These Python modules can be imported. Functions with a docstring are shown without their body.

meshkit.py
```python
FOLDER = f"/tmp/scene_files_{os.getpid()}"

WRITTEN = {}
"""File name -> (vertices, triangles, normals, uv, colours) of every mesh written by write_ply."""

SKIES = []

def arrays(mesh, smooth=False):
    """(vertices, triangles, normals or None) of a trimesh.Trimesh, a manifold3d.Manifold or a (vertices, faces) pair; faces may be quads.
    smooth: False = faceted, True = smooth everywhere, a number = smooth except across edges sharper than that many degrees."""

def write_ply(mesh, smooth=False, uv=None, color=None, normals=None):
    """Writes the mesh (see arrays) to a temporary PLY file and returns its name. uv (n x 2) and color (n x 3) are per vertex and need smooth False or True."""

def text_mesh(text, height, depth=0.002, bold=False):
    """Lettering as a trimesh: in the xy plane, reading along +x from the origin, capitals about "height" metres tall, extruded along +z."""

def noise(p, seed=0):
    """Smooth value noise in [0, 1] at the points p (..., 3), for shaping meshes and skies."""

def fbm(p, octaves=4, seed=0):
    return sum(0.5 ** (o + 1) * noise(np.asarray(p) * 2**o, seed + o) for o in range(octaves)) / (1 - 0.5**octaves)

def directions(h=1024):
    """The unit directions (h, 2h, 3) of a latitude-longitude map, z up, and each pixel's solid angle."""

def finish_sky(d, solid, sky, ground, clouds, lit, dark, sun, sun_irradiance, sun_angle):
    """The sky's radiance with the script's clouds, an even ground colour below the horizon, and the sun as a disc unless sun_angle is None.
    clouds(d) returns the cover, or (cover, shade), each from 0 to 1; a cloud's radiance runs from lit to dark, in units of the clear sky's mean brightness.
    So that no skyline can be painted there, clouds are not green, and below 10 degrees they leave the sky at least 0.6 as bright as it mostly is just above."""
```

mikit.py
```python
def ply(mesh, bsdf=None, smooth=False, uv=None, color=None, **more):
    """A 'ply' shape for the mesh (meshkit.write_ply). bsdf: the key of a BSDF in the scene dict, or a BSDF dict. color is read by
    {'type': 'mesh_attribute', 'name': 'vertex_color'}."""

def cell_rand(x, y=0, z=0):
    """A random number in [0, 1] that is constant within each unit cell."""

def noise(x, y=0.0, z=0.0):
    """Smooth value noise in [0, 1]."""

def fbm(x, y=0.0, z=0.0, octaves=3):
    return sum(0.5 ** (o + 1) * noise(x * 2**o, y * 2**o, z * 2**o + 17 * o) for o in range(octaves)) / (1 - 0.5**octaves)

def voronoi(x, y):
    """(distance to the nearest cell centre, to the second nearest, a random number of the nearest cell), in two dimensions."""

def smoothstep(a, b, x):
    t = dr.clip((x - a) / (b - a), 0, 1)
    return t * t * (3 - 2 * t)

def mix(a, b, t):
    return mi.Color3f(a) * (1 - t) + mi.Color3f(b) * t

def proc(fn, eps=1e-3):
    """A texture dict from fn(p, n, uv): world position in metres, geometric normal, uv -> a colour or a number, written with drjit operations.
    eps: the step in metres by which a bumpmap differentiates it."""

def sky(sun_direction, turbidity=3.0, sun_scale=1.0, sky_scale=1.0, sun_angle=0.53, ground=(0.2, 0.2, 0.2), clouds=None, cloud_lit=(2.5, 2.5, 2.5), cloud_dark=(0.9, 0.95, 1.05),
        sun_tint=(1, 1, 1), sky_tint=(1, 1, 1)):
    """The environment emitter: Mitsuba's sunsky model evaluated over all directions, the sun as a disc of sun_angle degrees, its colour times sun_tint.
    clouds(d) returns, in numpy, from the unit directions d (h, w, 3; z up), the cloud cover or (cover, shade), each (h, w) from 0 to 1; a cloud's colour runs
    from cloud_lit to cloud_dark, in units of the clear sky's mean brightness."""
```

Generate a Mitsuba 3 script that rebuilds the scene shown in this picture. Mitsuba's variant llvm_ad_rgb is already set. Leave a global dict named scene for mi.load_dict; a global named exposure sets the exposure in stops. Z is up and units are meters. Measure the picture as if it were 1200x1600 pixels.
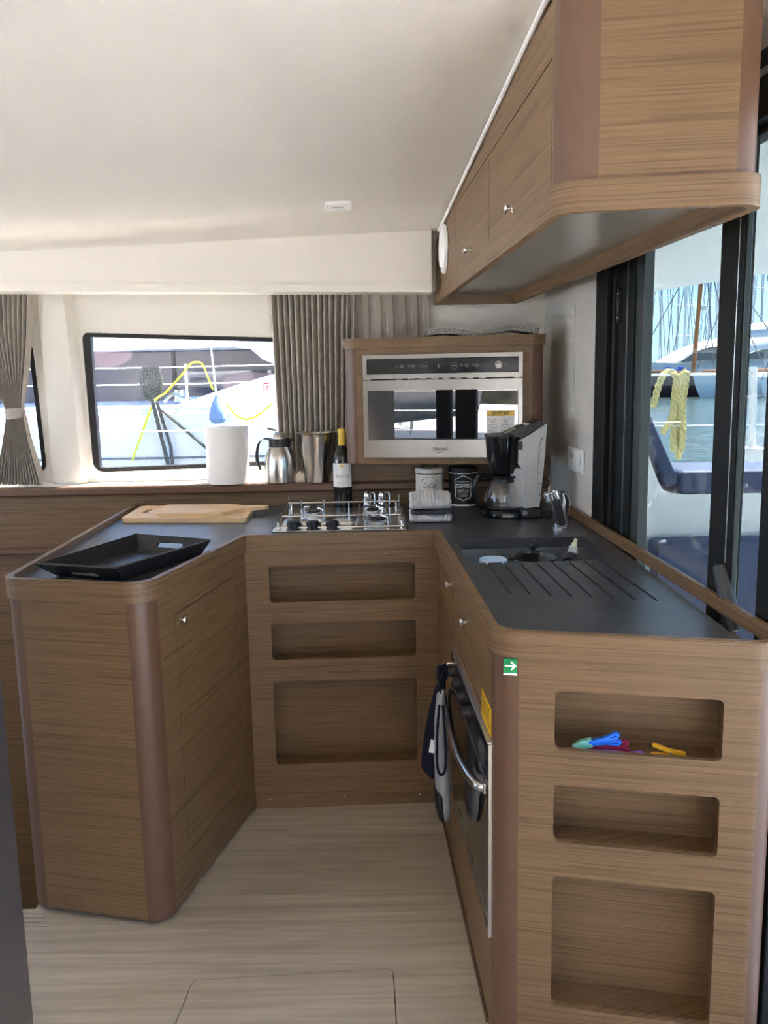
import math, random
import numpy as np, trimesh, drjit as dr, mitsuba as mi, mikit, meshkit
import manifold3d as m3
from shapely.geometry import Polygon, box as sbox, LineString
from shapely.ops import unary_union
from mikit import noise, fbm, smoothstep, mix, proc
T = mi.ScalarTransform4f
random.seed(7); RNG = np.random.default_rng(7)
scene, labels = {}, {}

# ---------------------------------------------------------------- camera, sky, exposure
exposure = 4.65
H, PITCH, ROLL = 1.52, math.radians(9.32), math.radians(-1.08)
_f = np.array([0, math.cos(PITCH), -math.sin(PITCH)]); _u = np.array([0, math.sin(PITCH), math.cos(PITCH)]); _x = np.array([1.0, 0, 0])
_up = -math.sin(ROLL) * _x + math.cos(ROLL) * _u
scene['camera'] = {'type': 'perspective', 'fov': 2 * math.degrees(math.atan(600 / 1350)), 'fov_axis': 'x', 'near_clip': 0.05, 'far_clip': 2000.0,
                   'to_world': T().look_at(origin=[0, 0, H], target=[0, float(_f[1]), float(H + _f[2])], up=_up.tolist())}
scene['sky'] = mikit.sky([0.27, 0.31, 0.95], turbidity=2.5, sun_scale=1.35, sky_scale=0.65, sun_angle=2.0, ground=(0.15, 0.17, 0.18), sky_tint=(1.0, 1.0, 1.0), sun_tint=(0.92, 0.97, 1.12))

# ---------------------------------------------------------------- helpers
def S(r, g, b):
    return [((c / 255 + 0.055) / 1.055) ** 2.4 if c > 10 else c / 255 / 12.92 for c in (r, g, b)]
def rgb(c): return {'type': 'rgb', 'value': [float(v) for v in c]}
def mat(key, color, rough=0.5, spec=0.5, metallic=0.0, **kw):
    base = color if isinstance(color, dict) else rgb(color)
    d = {'type': 'principled', 'base_color': base, 'roughness': rough, 'metallic': metallic, 'specular': spec}
    d.update(kw)
    scene[key] = {'type': 'twosided', 'bsdf': d}
def raw(key, d): scene[key] = d
def numbered(k):
    if k not in scene and k not in labels and not any(s.startswith(k + '__') for s in scene): return k
    i = 1
    while f'{k}_{i:03d}' in scene or f'{k}_{i:03d}' in labels or any(s.startswith(f'{k}_{i:03d}__') for s in scene): i += 1
    return f'{k}_{i:03d}'
def thing(name, label, cat, group=None):
    k = numbered(name); labels[k] = {'label': label, 'category': cat}
    if group: labels[k]['group'] = group
    return k
def add(name, mesh, m, parent=None, label=None, cat=None, group=None, kind=None, smooth=30, **kw):
    k = numbered(parent + '__' + name if parent else name)
    if isinstance(mesh, list): mesh = join(*mesh)
    scene[k] = mikit.ply(mesh, m, smooth=smooth, **kw)
    e = {}
    if label: e['label'] = label
    if cat: e['category'] = cat
    if group: e['group'] = group
    if kind: e['kind'] = kind
    if e: labels[k] = e
    return k
def struct(name, mesh, m, parent=None, label=None, smooth=30):
    return add(name, mesh, m, parent, label=label, kind=None if parent else 'structure', smooth=smooth)
def tm(m):
    if isinstance(m, m3.Manifold):
        q = m.to_mesh(); return trimesh.Trimesh(np.array(q.vert_properties[:, :3]), np.array(q.tri_verts), process=False)
    return m
def join(*ms): return trimesh.util.concatenate([tm(m) for m in ms])
def cs(poly):
    g = []
    for p in getattr(poly, 'geoms', [poly]):
        g.append(np.array(p.exterior.coords)[:-1]); g += [np.array(i.coords)[:-1] for i in p.interiors]
    return m3.CrossSection(g, m3.FillRule.EvenOdd)
def ext(poly, z0, z1): return m3.Manifold.extrude(cs(poly), z1 - z0).translate((0, 0, z0))
def fr(o, u, v=(0, 0, 1)):
    u = np.array(u, float); u /= np.linalg.norm(u); v = np.array(v, float); v -= u * (u @ v); v /= np.linalg.norm(v)
    return np.column_stack([u, v, np.cross(u, v), o])
def face(P, Q):  # vertical face seen with P at the left: u to Q, v up, w to the viewer
    return fr((P[0], P[1], 0.0), (Q[0] - P[0], Q[1] - P[1], 0))
def put(m, F):
    if isinstance(m, m3.Manifold): return m.transform(F)
    m = m.copy(); m.vertices = np.asarray(m.vertices) @ F[:, :3].T + F[:, 3]; return m
def box(x0, x1, y0, y1, z0, z1, b=0.002):
    b = min(b, (x1 - x0) * .45, (y1 - y0) * .45, (z1 - z0) * .45)
    pts = []
    for x, sx in ((x0, 1), (x1, -1)):
        for y, sy in ((y0, 1), (y1, -1)):
            for z, sz in ((z0, 1), (z1, -1)):
                pts += [(x, y + sy * b, z + sz * b), (x + sx * b, y, z + sz * b), (x + sx * b, y + sy * b, z)]
    return m3.Manifold.hull_points(np.array(pts))
def rbox(x0, x1, y0, y1, z0, z1, r, n=12):
    s = m3.Manifold.sphere(r, n)
    return m3.Manifold.batch_hull([s.translate((x, y, z)) for x in (x0 + r, x1 - r) for y in (y0 + r, y1 - r) for z in (z0 + r, z1 - r)])
def rrect(x0, x1, y0, y1, r, n=4): return sbox(x0 + r, y0 + r, x1 - r, y1 - r).buffer(r, quad_segs=n)
def cyl(p, q, r, r2=None, n=24):
    p, q = np.array(p, float), np.array(q, float); d = q - p; h = np.linalg.norm(d); d /= h
    a = np.array([1.0, 0, 0]) if abs(d[0]) < 0.9 else np.array([0, 1.0, 0])
    u = np.cross(a, d); u /= np.linalg.norm(u)
    return m3.Manifold.cylinder(h, r, r if r2 is None else r2, n).transform(np.column_stack([u, np.cross(d, u), d, p]))
def lathe(prof, at, n=48):  # closed (r, z) outline
    return m3.Manifold.revolve(m3.CrossSection([np.array(prof, float)], m3.FillRule.NonZero), n).translate(tuple(at))
def ball(c, r, n=20): return m3.Manifold.sphere(r, n).translate(tuple(c))
def spl(pts, n=8):
    p = np.array(pts, float); p = np.vstack([2 * p[0] - p[1], p, 2 * p[-1] - p[-2]]); o = []
    for i in range(1, len(p) - 2):
        for t in np.linspace(0, 1, n, endpoint=False):
            o.append(.5 * (2 * p[i] + (p[i + 1] - p[i - 1]) * t + (2 * p[i - 1] - 5 * p[i] + 4 * p[i + 1] - p[i + 2]) * t * t + (3 * p[i] - p[i - 1] - 3 * p[i + 1] + p[i + 2]) * t ** 3))
    return np.array(o + [p[-2]])
def tube(pts, r, n=8):
    p = np.array(pts, float); r = np.broadcast_to(r, (len(p),)); t = np.gradient(p, axis=0); t /= np.linalg.norm(t, axis=1, keepdims=True)
    a = np.cross(t[0], [0, 0, 1.0] if abs(t[0][2]) < 0.9 else [1.0, 0, 0]); a /= np.linalg.norm(a); V, F = [], []
    for i in range(len(p)):
        a = a - t[i] * (a @ t[i]); a /= np.linalg.norm(a); b = np.cross(t[i], a)
        for k in range(n):
            w = 2 * math.pi * k / n; V.append(p[i] + r[i] * (math.cos(w) * a + math.sin(w) * b))
    for i in range(len(p) - 1):
        for k in range(n):
            q = (k + 1) % n; F += [[i * n + k, i * n + q, (i + 1) * n + q], [i * n + k, (i + 1) * n + q, (i + 1) * n + k]]
    V += [p[0], p[-1]]; c = len(p) * n
    for k in range(n):
        q = (k + 1) % n; F += [[c, q, k], [c + 1, c - n + k, c - n + q]]
    return trimesh.Trimesh(np.array(V), np.array(F), process=False)
def loft(rings, caps=True):
    R = np.array(rings, float); m, n = R.shape[:2]; V = R.reshape(-1, 3); F = []
    for i in range(m - 1):
        for k in range(n):
            q = (k + 1) % n; F += [[i * n + k, i * n + q, (i + 1) * n + q], [i * n + k, (i + 1) * n + q, (i + 1) * n + k]]
    if caps:
        V = np.vstack([V, R[0].mean(0), R[-1].mean(0)]); c = m * n
        for k in range(n):
            q = (k + 1) % n; F += [[c, q, k], [c + 1, c - n + k, c - n + q]]
    t = trimesh.Trimesh(V, np.array(F), process=False); trimesh.repair.fix_normals(t); return t
def grid(fn, us, vs):
    V = np.array([[fn(u, v) for u in us] for v in vs], float); m, n = V.shape[:2]; F = []
    for j in range(m - 1):
        for i in range(n - 1):
            a = j * n + i; F += [[a, a + 1, a + n + 1], [a, a + n + 1, a + n]]
    return trimesh.Trimesh(V.reshape(-1, 3), np.array(F), process=False)
def sheet(fn, us, vs, off):  # a grid with thickness: off is the vector to the back side
    g = grid(fn, us, vs); n = len(us); m = len(vs); N = len(g.vertices)
    V = np.vstack([g.vertices, np.asarray(g.vertices) + off]); F = [*g.faces, *(np.asarray(g.faces)[:, ::-1] + N)]
    rim = [i for i in range(n)] + [j * n + n - 1 for j in range(1, m)] + [(m - 1) * n + i for i in range(n - 2, -1, -1)] + [j * n for j in range(m - 2, 0, -1)]
    for a, b in zip(rim, rim[1:] + rim[:1]): F += [[a, a + N, b + N], [a, b + N, b]]
    t = trimesh.Trimesh(V, np.array(F), process=False); trimesh.repair.fix_normals(t); return t
def text(s, h, F, u=0, v=0, depth=0.0006, bold=False, center=True, width=None, lift=0.0):
    t = meshkit.text_mesh(s, h, depth, bold); b = t.bounds
    if width: t.vertices[:, 0] *= width / (b[1, 0] - b[0, 0])
    b = t.bounds
    t.vertices += [u - (b[0, 0] + b[1, 0]) / 2 if center else u - b[0, 0], v, lift]
    return put(t, F)
def wrap(t, c, R, ang0):  # flat mesh in (u = arc, v = z, w = out) bent on an upright cylinder; ang0 = direction of u = 0
    v = np.array(t.vertices); a = ang0 + v[:, 0] / R; r = R + v[:, 2]
    t = t.copy(); t.vertices = np.column_stack([c[0] + r * np.cos(a), c[1] + r * np.sin(a), v[:, 1]]); return t
def fillet(pts, rad, n=8):
    P = [np.array(p, float) for p in pts]; out = []
    for i, p in enumerate(P):
        r = rad[i]
        if not r: out.append(p); continue
        a = P[i - 1] - p; b = P[(i + 1) % len(P)] - p; a /= np.linalg.norm(a); b /= np.linalg.norm(b)
        h = math.acos(np.clip(a @ b, -1, 1)) / 2; d = r / math.tan(h); c = p + (a + b) / np.linalg.norm(a + b) * r / math.sin(h)
        s, e = p + a * d - c, p + b * d - c; w0 = math.atan2(s[1], s[0]); w1 = math.atan2(e[1], e[0]); dw = (w1 - w0 + math.pi) % (2 * math.pi) - math.pi
        out += [c + r * np.array([math.cos(w0 + dw * k / n), math.sin(w0 + dw * k / n)]) for k in range(n + 1)]
    return Polygon(out)
def corner(p, a, b, d1, d2):  # quad at corner p reaching d1 towards a and d2 towards b
    p, a, b = (np.array(q, float) for q in (p, a, b)); ua = (a - p) / np.linalg.norm(a - p); ub = (b - p) / np.linalg.norm(b - p)
    o = p - (ua + ub) * 0.03
    return Polygon([p + ua * d1, p + ua * d1 - ub * .03, o, p + ub * d2 - ua * .03, p + ub * d2, p + ua * d1 + ub * d2])

# ---------------------------------------------------------------- materials
def _wood(lo, mid, hi, zf, warp=0.0):
    def fn(p, n, uv):
        s = p.x * 0.83 + p.y * 0.56
        zz = p.z + dr.select(dr.abs(n.z) > 0.7, p.y * 0.8 - p.x * 0.25, 0) + 0.004 * noise(s * 2.3, p.z * 5)
        a = fbm(s * 3.4 + 11, zz * zf, 0, octaves=3)
        b = noise(s * 14 + 3, zz * zf * 3.1)
        k = smoothstep(0.58, 0.85, noise(s * 6.1 + 31, zz * zf * 2.2))
        base = mix(mid, hi, smoothstep(0.2, 0.8, 0.55 * a + 0.45 * b))
        return mix(base, lo, k * 0.42)
    return fn
mat('mat_wood', proc(_wood(S(76, 58, 39), S(108, 84, 59), S(122, 96, 68), 190)), 0.42, 0.4)
mat('mat_wood_trim', S(98, 72, 56), 0.34, 0.5)
def _floor(p, n, uv):
    row = dr.floor(p.y / 0.19)
    r = mikit.cell_rand(row, 3)
    a = fbm(p.x * 1.6 + r * 9 + row * 3, p.y * 26, row, octaves=3)
    b = noise(p.x * 7 + r * 5, p.y * 120)
    c = fbm(p.x * 2.1, p.y * 5, 4)
    base = mix(S(164, 150, 130), S(188, 175, 155), smoothstep(0.2, 0.8, a * .4 + b * .25 + c * .35))
    seam = smoothstep(0.0012, 0.0004, dr.abs(p.y - (row + 0.5) * 0.19 - 0.0) * 1.0)
    return mix(base * (0.95 + 0.08 * r), S(146, 132, 111), 0.3 * smoothstep(0.62, 0.8, noise(p.x * 2.6 + 5, p.y * 90)))
mat('mat_floor', proc(_floor), 0.38, 0.45)
def _stone(p, n, uv):
    a = noise(p.x * 420, p.y * 420, p.z * 420); b = fbm(p.x * 9, p.y * 9, 0)
    return mix(S(52, 54, 57), S(76, 78, 81), 0.6 * b + 0.4 * smoothstep(.5, .9, a))
mat('mat_worktop', proc(_stone), 0.34, 0.55)
raw('mat_worktop', {'type': 'twosided', 'bsdf': {'type': 'bumpmap', 'texture': proc(lambda p, n, uv: noise(p.x * 330, p.y * 330, p.z * 330), 8e-4), 'scale': 0.00006, 'bsdf': scene['mat_worktop']['bsdf']}})
mat('mat_ceiling', S(224, 219, 210), 0.6, 0.3)
mat('mat_gelcoat', S(226, 222, 213), 0.3, 0.5)
mat('mat_wallpaint', S(205, 200, 192), 0.55, 0.35)
mat('mat_outside_white', S(232, 235, 236), 0.3, 0.5)
mat('mat_deck', proc(lambda p, n, uv: mix(S(150, 152, 154), S(215, 217, 218), noise(p.x * 160, p.y * 160, p.z * 160))), 0.8, 0.2)
mat('mat_chrome', (0.86, 0.86, 0.87), 0.06, metallic=1.0)
def _brushed(p, n, uv):
    return mix((0.58, 0.565, 0.54), (0.68, 0.665, 0.64), noise(p.x * 4, p.y * 4, p.z * 700))
mat('mat_steel', (0.29, 0.28, 0.265), 0.19, metallic=1.0)
mat('mat_steel_hob', (0.66, 0.65, 0.63), 0.16, metallic=1.0)
mat('mat_steel_pot', (0.60, 0.57, 0.53), 0.2, metallic=1.0)
mat('mat_sink', (0.5, 0.52, 0.53), 0.33, metallic=1.0)
mat('mat_fridge', (0.13, 0.12, 0.122), 0.10, metallic=0.6)
raw('mat_glass_black', {'type': 'twosided', 'bsdf': {'type': 'plastic', 'diffuse_reflectance': rgb((.006, .006, .007)), 'int_ior': 2.1}})
mat('mat_black_gloss', (0.006, 0.007, 0.009), 0.08, 0.45)
mat('mat_black', (0.012, 0.012, 0.014), 0.4, 0.5)
mat('mat_black_soft', (0.016, 0.016, 0.018), 0.6, 0.4)
mat('mat_door_frame', (0.008, 0.010, 0.0105), 0.5, 0.25)
mat('mat_door_grey', (0.05, 0.062, 0.064), 0.3, 0.4)
mat('mat_aluminium', (0.62, 0.62, 0.62), 0.3, metallic=1.0)
mat('mat_rubber', (0.012, 0.011, 0.011), 0.5, 0.4)
raw('mat_pane_clear', {'type': 'thindielectric', 'specular_transmittance': rgb((.93, .95, .95))})
raw('mat_pane_tint', {'type': 'thindielectric', 'specular_transmittance': rgb((.39, .455, .44))})
raw('mat_glass', {'type': 'thindielectric', 'specular_transmittance': rgb((.9, .9, .9))})
def _curtain(p, n, uv):
    a = noise(p.x * 900, 3, p.z * 40); b = noise(p.x * 800, p.y * 800, p.z * 800)
    return mix(S(152, 143, 133), S(186, 178, 168), 0.5 * a + 0.5 * b)
scene['mat_curtain'] = {'type': 'twosided', 'bsdf': {'type': 'principled', 'base_color': proc(_curtain), 'roughness': 0.85, 'specular': 0.2, 'sheen': 0.3}}
mat('mat_paper', S(236, 233, 228), 0.8, 0.2)
mat('mat_white', S(238, 238, 236), 0.35, 0.5)
mat('mat_cream_tin', S(226, 222, 212), 0.3, 0.5)
mat('mat_ink', S(40, 38, 38), 0.6, 0.3)
mat('mat_ink_grey', S(120, 120, 120), 0.6, 0.3)
mat('mat_board', proc(lambda p, n, uv: mix(S(206, 170, 124), S(228, 196, 152), fbm(p.x * 3, p.y * 55 + p.z * 40, 0))), 0.5, 0.3)
mat('mat_tray', proc(lambda p, n, uv: mix((.010, .010, .011), (.02, .02, .022), noise(p.x * 60, p.y * 300, p.z * 300))), 0.32, 0.5)
scene['mat_towel'] = {'type': 'twosided', 'bsdf': {'type': 'principled', 'base_color': rgb(S(196, 194, 194)), 'roughness': 0.95, 'specular': 0.1, 'sheen': 0.5}}
mat('mat_towel_dark', S(74, 72, 80), 0.95, 0.1)
mat('mat_bottle', (0.006, 0.007, 0.006), 0.04, 0.6)
mat('mat_foil', S(214, 178, 62), 0.35, 0.5)
mat('mat_gold', S(214, 170, 70), 0.4, 0.5)
mat('mat_label', S(228, 226, 222), 0.6, 0.3)
mat('mat_tank', S(186, 190, 192), 0.3, 0.5)
mat('mat_sticker_green', S(28, 140, 78), 0.4, 0.4)
mat('mat_sticker_yellow', S(236, 186, 20), 0.45, 0.4)
mat('mat_card_yellow', S(222, 186, 88), 0.5, 0.3)
mat('mat_navy', S(68, 78, 108), 0.6, 0.3)
mat('mat_navy_cloth', (0.008, 0.010, 0.022), 0.85, 0.2)
mat('mat_silver_cloth', S(150, 152, 156), 0.6, 0.3)
mat('mat_peg_blue', S(28, 110, 220), 0.3, 0.5)
mat('mat_peg_teal', S(130, 205, 190), 0.3, 0.5)
mat('mat_peg_purple', S(130, 100, 180), 0.3, 0.5)
mat('mat_peg_red', S(150, 40, 70), 0.3, 0.5)
mat('mat_peg_yellow', S(216, 160, 40), 0.3, 0.5)
mat('mat_bowl', S(200, 220, 235), 0.3, 0.5)
mat('mat_blue_lid', S(40, 110, 150), 0.4, 0.4)
mat('mat_rope_cream', proc(lambda p, n, uv: mix(S(186, 172, 110), S(228, 216, 160), noise(p.x * 300, p.y * 300, p.z * 300))), 0.8, 0.2)
mat('mat_rope_yellow', S(226, 224, 60), 0.7, 0.2)
mat('mat_rope_dark', proc(lambda p, n, uv: mix(S(60, 60, 56), S(120, 120, 112), noise(p.x * 60, p.y * 60, p.z * 80))), 0.8, 0.2)
mat('mat_fender', S(120, 148, 186), 0.5, 0.3)
mat('mat_logo_red', S(200, 60, 70), 0.5, 0.3)
mat('mat_hull_dark', S(38, 34, 44), 0.25, 0.5)
mat('mat_hull_white', S(226, 232, 238), 0.25, 0.5)
mat('mat_varnish', S(176, 108, 52), 0.3, 0.5)
mat('mat_mast', S(196, 200, 206), 0.4, 0.5)
mat('mat_wire', S(112, 120, 130), 0.5, 0.4)
mat('mat_window_grey', S(110, 112, 108), 0.15, 0.6)
mat('mat_window_boat', proc(lambda p, n, uv: mix(S(70, 70, 84), S(150, 122, 130), smoothstep(.52, .6, noise(p.x * 1.6 + 2, p.z * 3.5)))), 0.15, 0.6)
mat('mat_sail_blue', S(46, 86, 190), 0.7, 0.2)
mat('mat_quay', S(150, 146, 138), 0.9, 0.2)
mat('mat_mat_check', proc(lambda p, n, uv: dr.select((dr.sin(p.x * 620) * dr.sin(p.y * 620 + p.z * 620)) > 0, mi.Color3f(.02, .02, .02), mi.Color3f(.5, .48, .44))), 0.9, 0.1)
scene['mat_water'] = {'type': 'twosided', 'bsdf': {'type': 'bumpmap', 'texture': proc(lambda p, n, uv: fbm(p.x * 1.1, p.y * 2.6, 0, octaves=3), 0.02), 'scale': 0.10,
                      'bsdf': {'type': 'principled', 'base_color': rgb(S(58, 72, 74)), 'roughness': 0.08, 'specular': 0.5}}}

WOOD, TRIM = 'mat_wood', 'mat_wood_trim'
# ================================================================= SETTING
# plan: the camera stands at (0,0); y runs away from it to the hull side of the boat, x to the cockpit door
ZC, ZR = 0.965, 0.985                                                   # worktop, top of its raised rim
Q1, P1, C1, C2, R1, R2 = (-1.031, 2.280), (-0.626, 2.184), (-0.470, 2.838), (0.178, 2.861), (0.227, 1.726), (0.782, 1.604)
def xw(y): return 0.755 - 0.0385 * (y - 2.3)                            # inner face of the aft wall and door
def zceil(x, y):
    z = 2.09 + .049 * (3.5 - y) + .031 * (x - .228)
    return z - (0.035 * min(1, ((y - 3.22) / .28)) ** 2 if y > 3.22 else 0)

fl = ext(Polygon([(-3.6, -2.2), (1.0, -2.2), (1.0, 3.7), (-1.03, 3.7), (-1.03, 2.285), (-3.6, 2.285)]), -0.05, 0.0)
hatch = Polygon([(-.466, 1.915), (-.005, 1.955), (.02, 1.30), (-.50, 1.27)])
HT = fillet([(-.507, 1.975), (.0, 2.005), (.02, 1.30), (-.55, 1.28)], [.018] * 4)
fl = fl - ext(HT.buffer(.0022), -0.012, 0.01)
struct('floor', fl, 'mat_floor')
add('hatch', ext(HT, -0.012, -0.0003), 'mat_floor', 'floor', label='floor hatch outlined by a thin dark joint')
add('hatch_bed', ext(HT.buffer(.004), -0.014, -0.0119), 'mat_black', 'floor')
for i in range(4):
    add('nosing_strip', box(-1.6, -1.0 + .012 * i, 2.262 - .020 * i, 2.272 - .020 * i, -.001, .0035, .0015), 'mat_floor', 'floor')
# stairwell beside the left cabinet going down into the hull
struct('wall_stairwell', join(box(-1.03, -1.00, 2.285, 3.6, -1.0, -0.05, 0), box(-3.6, -1.0, 2.285, 3.6, -1.05, -1.0, 0), box(-3.6, -1.0, 2.25, 2.285, -1.0, -.05, 0)), WOOD)
# ceiling
us, vs = np.linspace(0, 1, 24), np.concatenate([np.linspace(-2.2, 3.2, 20), np.linspace(3.24, 3.8, 12)])
def cfn(a, y): x = -3.6 + a * (xw(y) + 3.63); return (x, y, zceil(x, y))
cl = sheet(cfn, us, vs, np.array([0, 0, .05]))
struct('ceiling', cl, 'mat_ceiling', smooth=30)
# window wall
SILL = 1.06
w1 = fillet([(-1.264, 1.697), (-.20, 1.650), (-.20, 1.130), (-1.257, 1.108)], [.022, .05, .05, .045])     # opening of the window, (x, z)
w2 = fillet([(-2.3, 1.70), (-1.487, 1.668), (-1.468, 1.110), (-2.3, 1.10)], [.05, .045, .04, .05])
Fb = fr((0, 3.75, 0), (1, 0, 0))
wall = ext(sbox(-3.6, 1.00, .75, 2.2).difference(w1).difference(w2), -.045, 0)
struct('wall_back', put(wall, Fb), 'mat_gelcoat')
pil = loft([[(a, 3.75 - d, z) for a, d in ((x0, 0), (x0 + .010, .05), (x0 + .024, .058), (x1 - .024, .058), (x1 - .006, .05), (x1 + .020, .0))] for z, x0, x1 in ((1.075, -1.434, -1.292), (1.5, -1.434, -1.30), (1.88, -1.437, -1.315))])
add('pillar', pil, 'mat_gelcoat', 'wall_back', label='white moulded pillar between the two windows')
pb = loft([[(-1.438, 3.75, z), (-1.438 + i, 3.75 - .045 + i, z), (-1.42 + i, 3.688 + i, z), (-1.305 - i, 3.688 + i, z), (-1.288 - i, 3.705 + i, z), (-1.284, 3.75, z)] for z, i in ((1.062, .006), (1.075, 0.0))])
add('pillar_foot', pb, 'mat_gelcoat', 'wall_back')
for nm, w, lab in (('window_1', w1, 'hull side window showing the neighbouring boat'), ('window_2', w2, 'window behind the tied curtain')):
    labels[nm] = {'label': lab, 'kind': 'structure'}
    ring = w.difference(w.buffer(-.012).intersection(w.buffer(-.016)))
    add('rubber_seal', put(ext(w.buffer(.004).difference(w.buffer(-.013).intersection(sbox(w.bounds[0] + (.030 if nm == 'window_1' else 0), 0, 5, 5))), -.03, .004), Fb), 'mat_rubber', nm, label='black rubber window seal')
    add('pane', put(grid(lambda u, v: (u, v, -.018), [w.bounds[0], w.bounds[2]], [w.bounds[1], w.bounds[3]]), Fb), 'mat_pane_clear', nm, smooth=False)
# sill, wood below it
add_sill = ext(Polygon([(-3.4, 3.60), (-.10, 3.585), (.70, 3.585), (.70, 3.752), (-3.4, 3.752)]), SILL - .037, SILL)
struct('trim_1', join(box(-3.4, .695, 3.578, 3.64, SILL - .037, SILL, .008)), TRIM, label='red brown edge board along the window sill')
struct('trim_2', box(-3.4, .695, 3.64, 3.752, SILL - .03, SILL + .0005, .002), 'mat_gelcoat', label='white window sill')
struct('wall_lower', box(-3.4, .695, 3.61, 3.65, -1.0, SILL - .037, .0), WOOD)
add('ledge', box(-3.4, -1.05, 3.55, 3.61, .785, .805, .004), TRIM, 'wall_lower', label='narrow ledge on the dark wood wall')
struct('trim_3', box(-.14, .695, 3.615, 3.64, SILL, 1.154, .001), WOOD, label='wood board between sill and microwave housing')
# valance above the windows: white box with a lip
def vz(x): return 1.818 - .0199 * (x - .226)
def val(y0, y1, a, b): return loft([[(x, y0, vz(x) + a), (x, y1, vz(x) + a), (x, y1, (zceil(x, y0) + .03) if b is None else vz(x) + b), (x, y0, (zceil(x, y0) + .03) if b is None else vz(x) + b)] for x in (-3.5, -2.5, -1.5, -1.0, -.5, 0, .205)])
struct('trim_4', val(3.5, 3.56, .028, None), 'mat_ceiling', label='white valance box above the windows', smooth=False)
struct('trim_5', val(3.478, 3.60, 0.0, .030), 'mat_gelcoat', label='white lip under the valance', smooth=False)
for x in (-.62, .17): add('screw', cyl((x, 3.50, vz(x) - .002), (x, 3.50, vz(x) + .004), .004, n=12), 'mat_chrome', 'trim_5')
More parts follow.
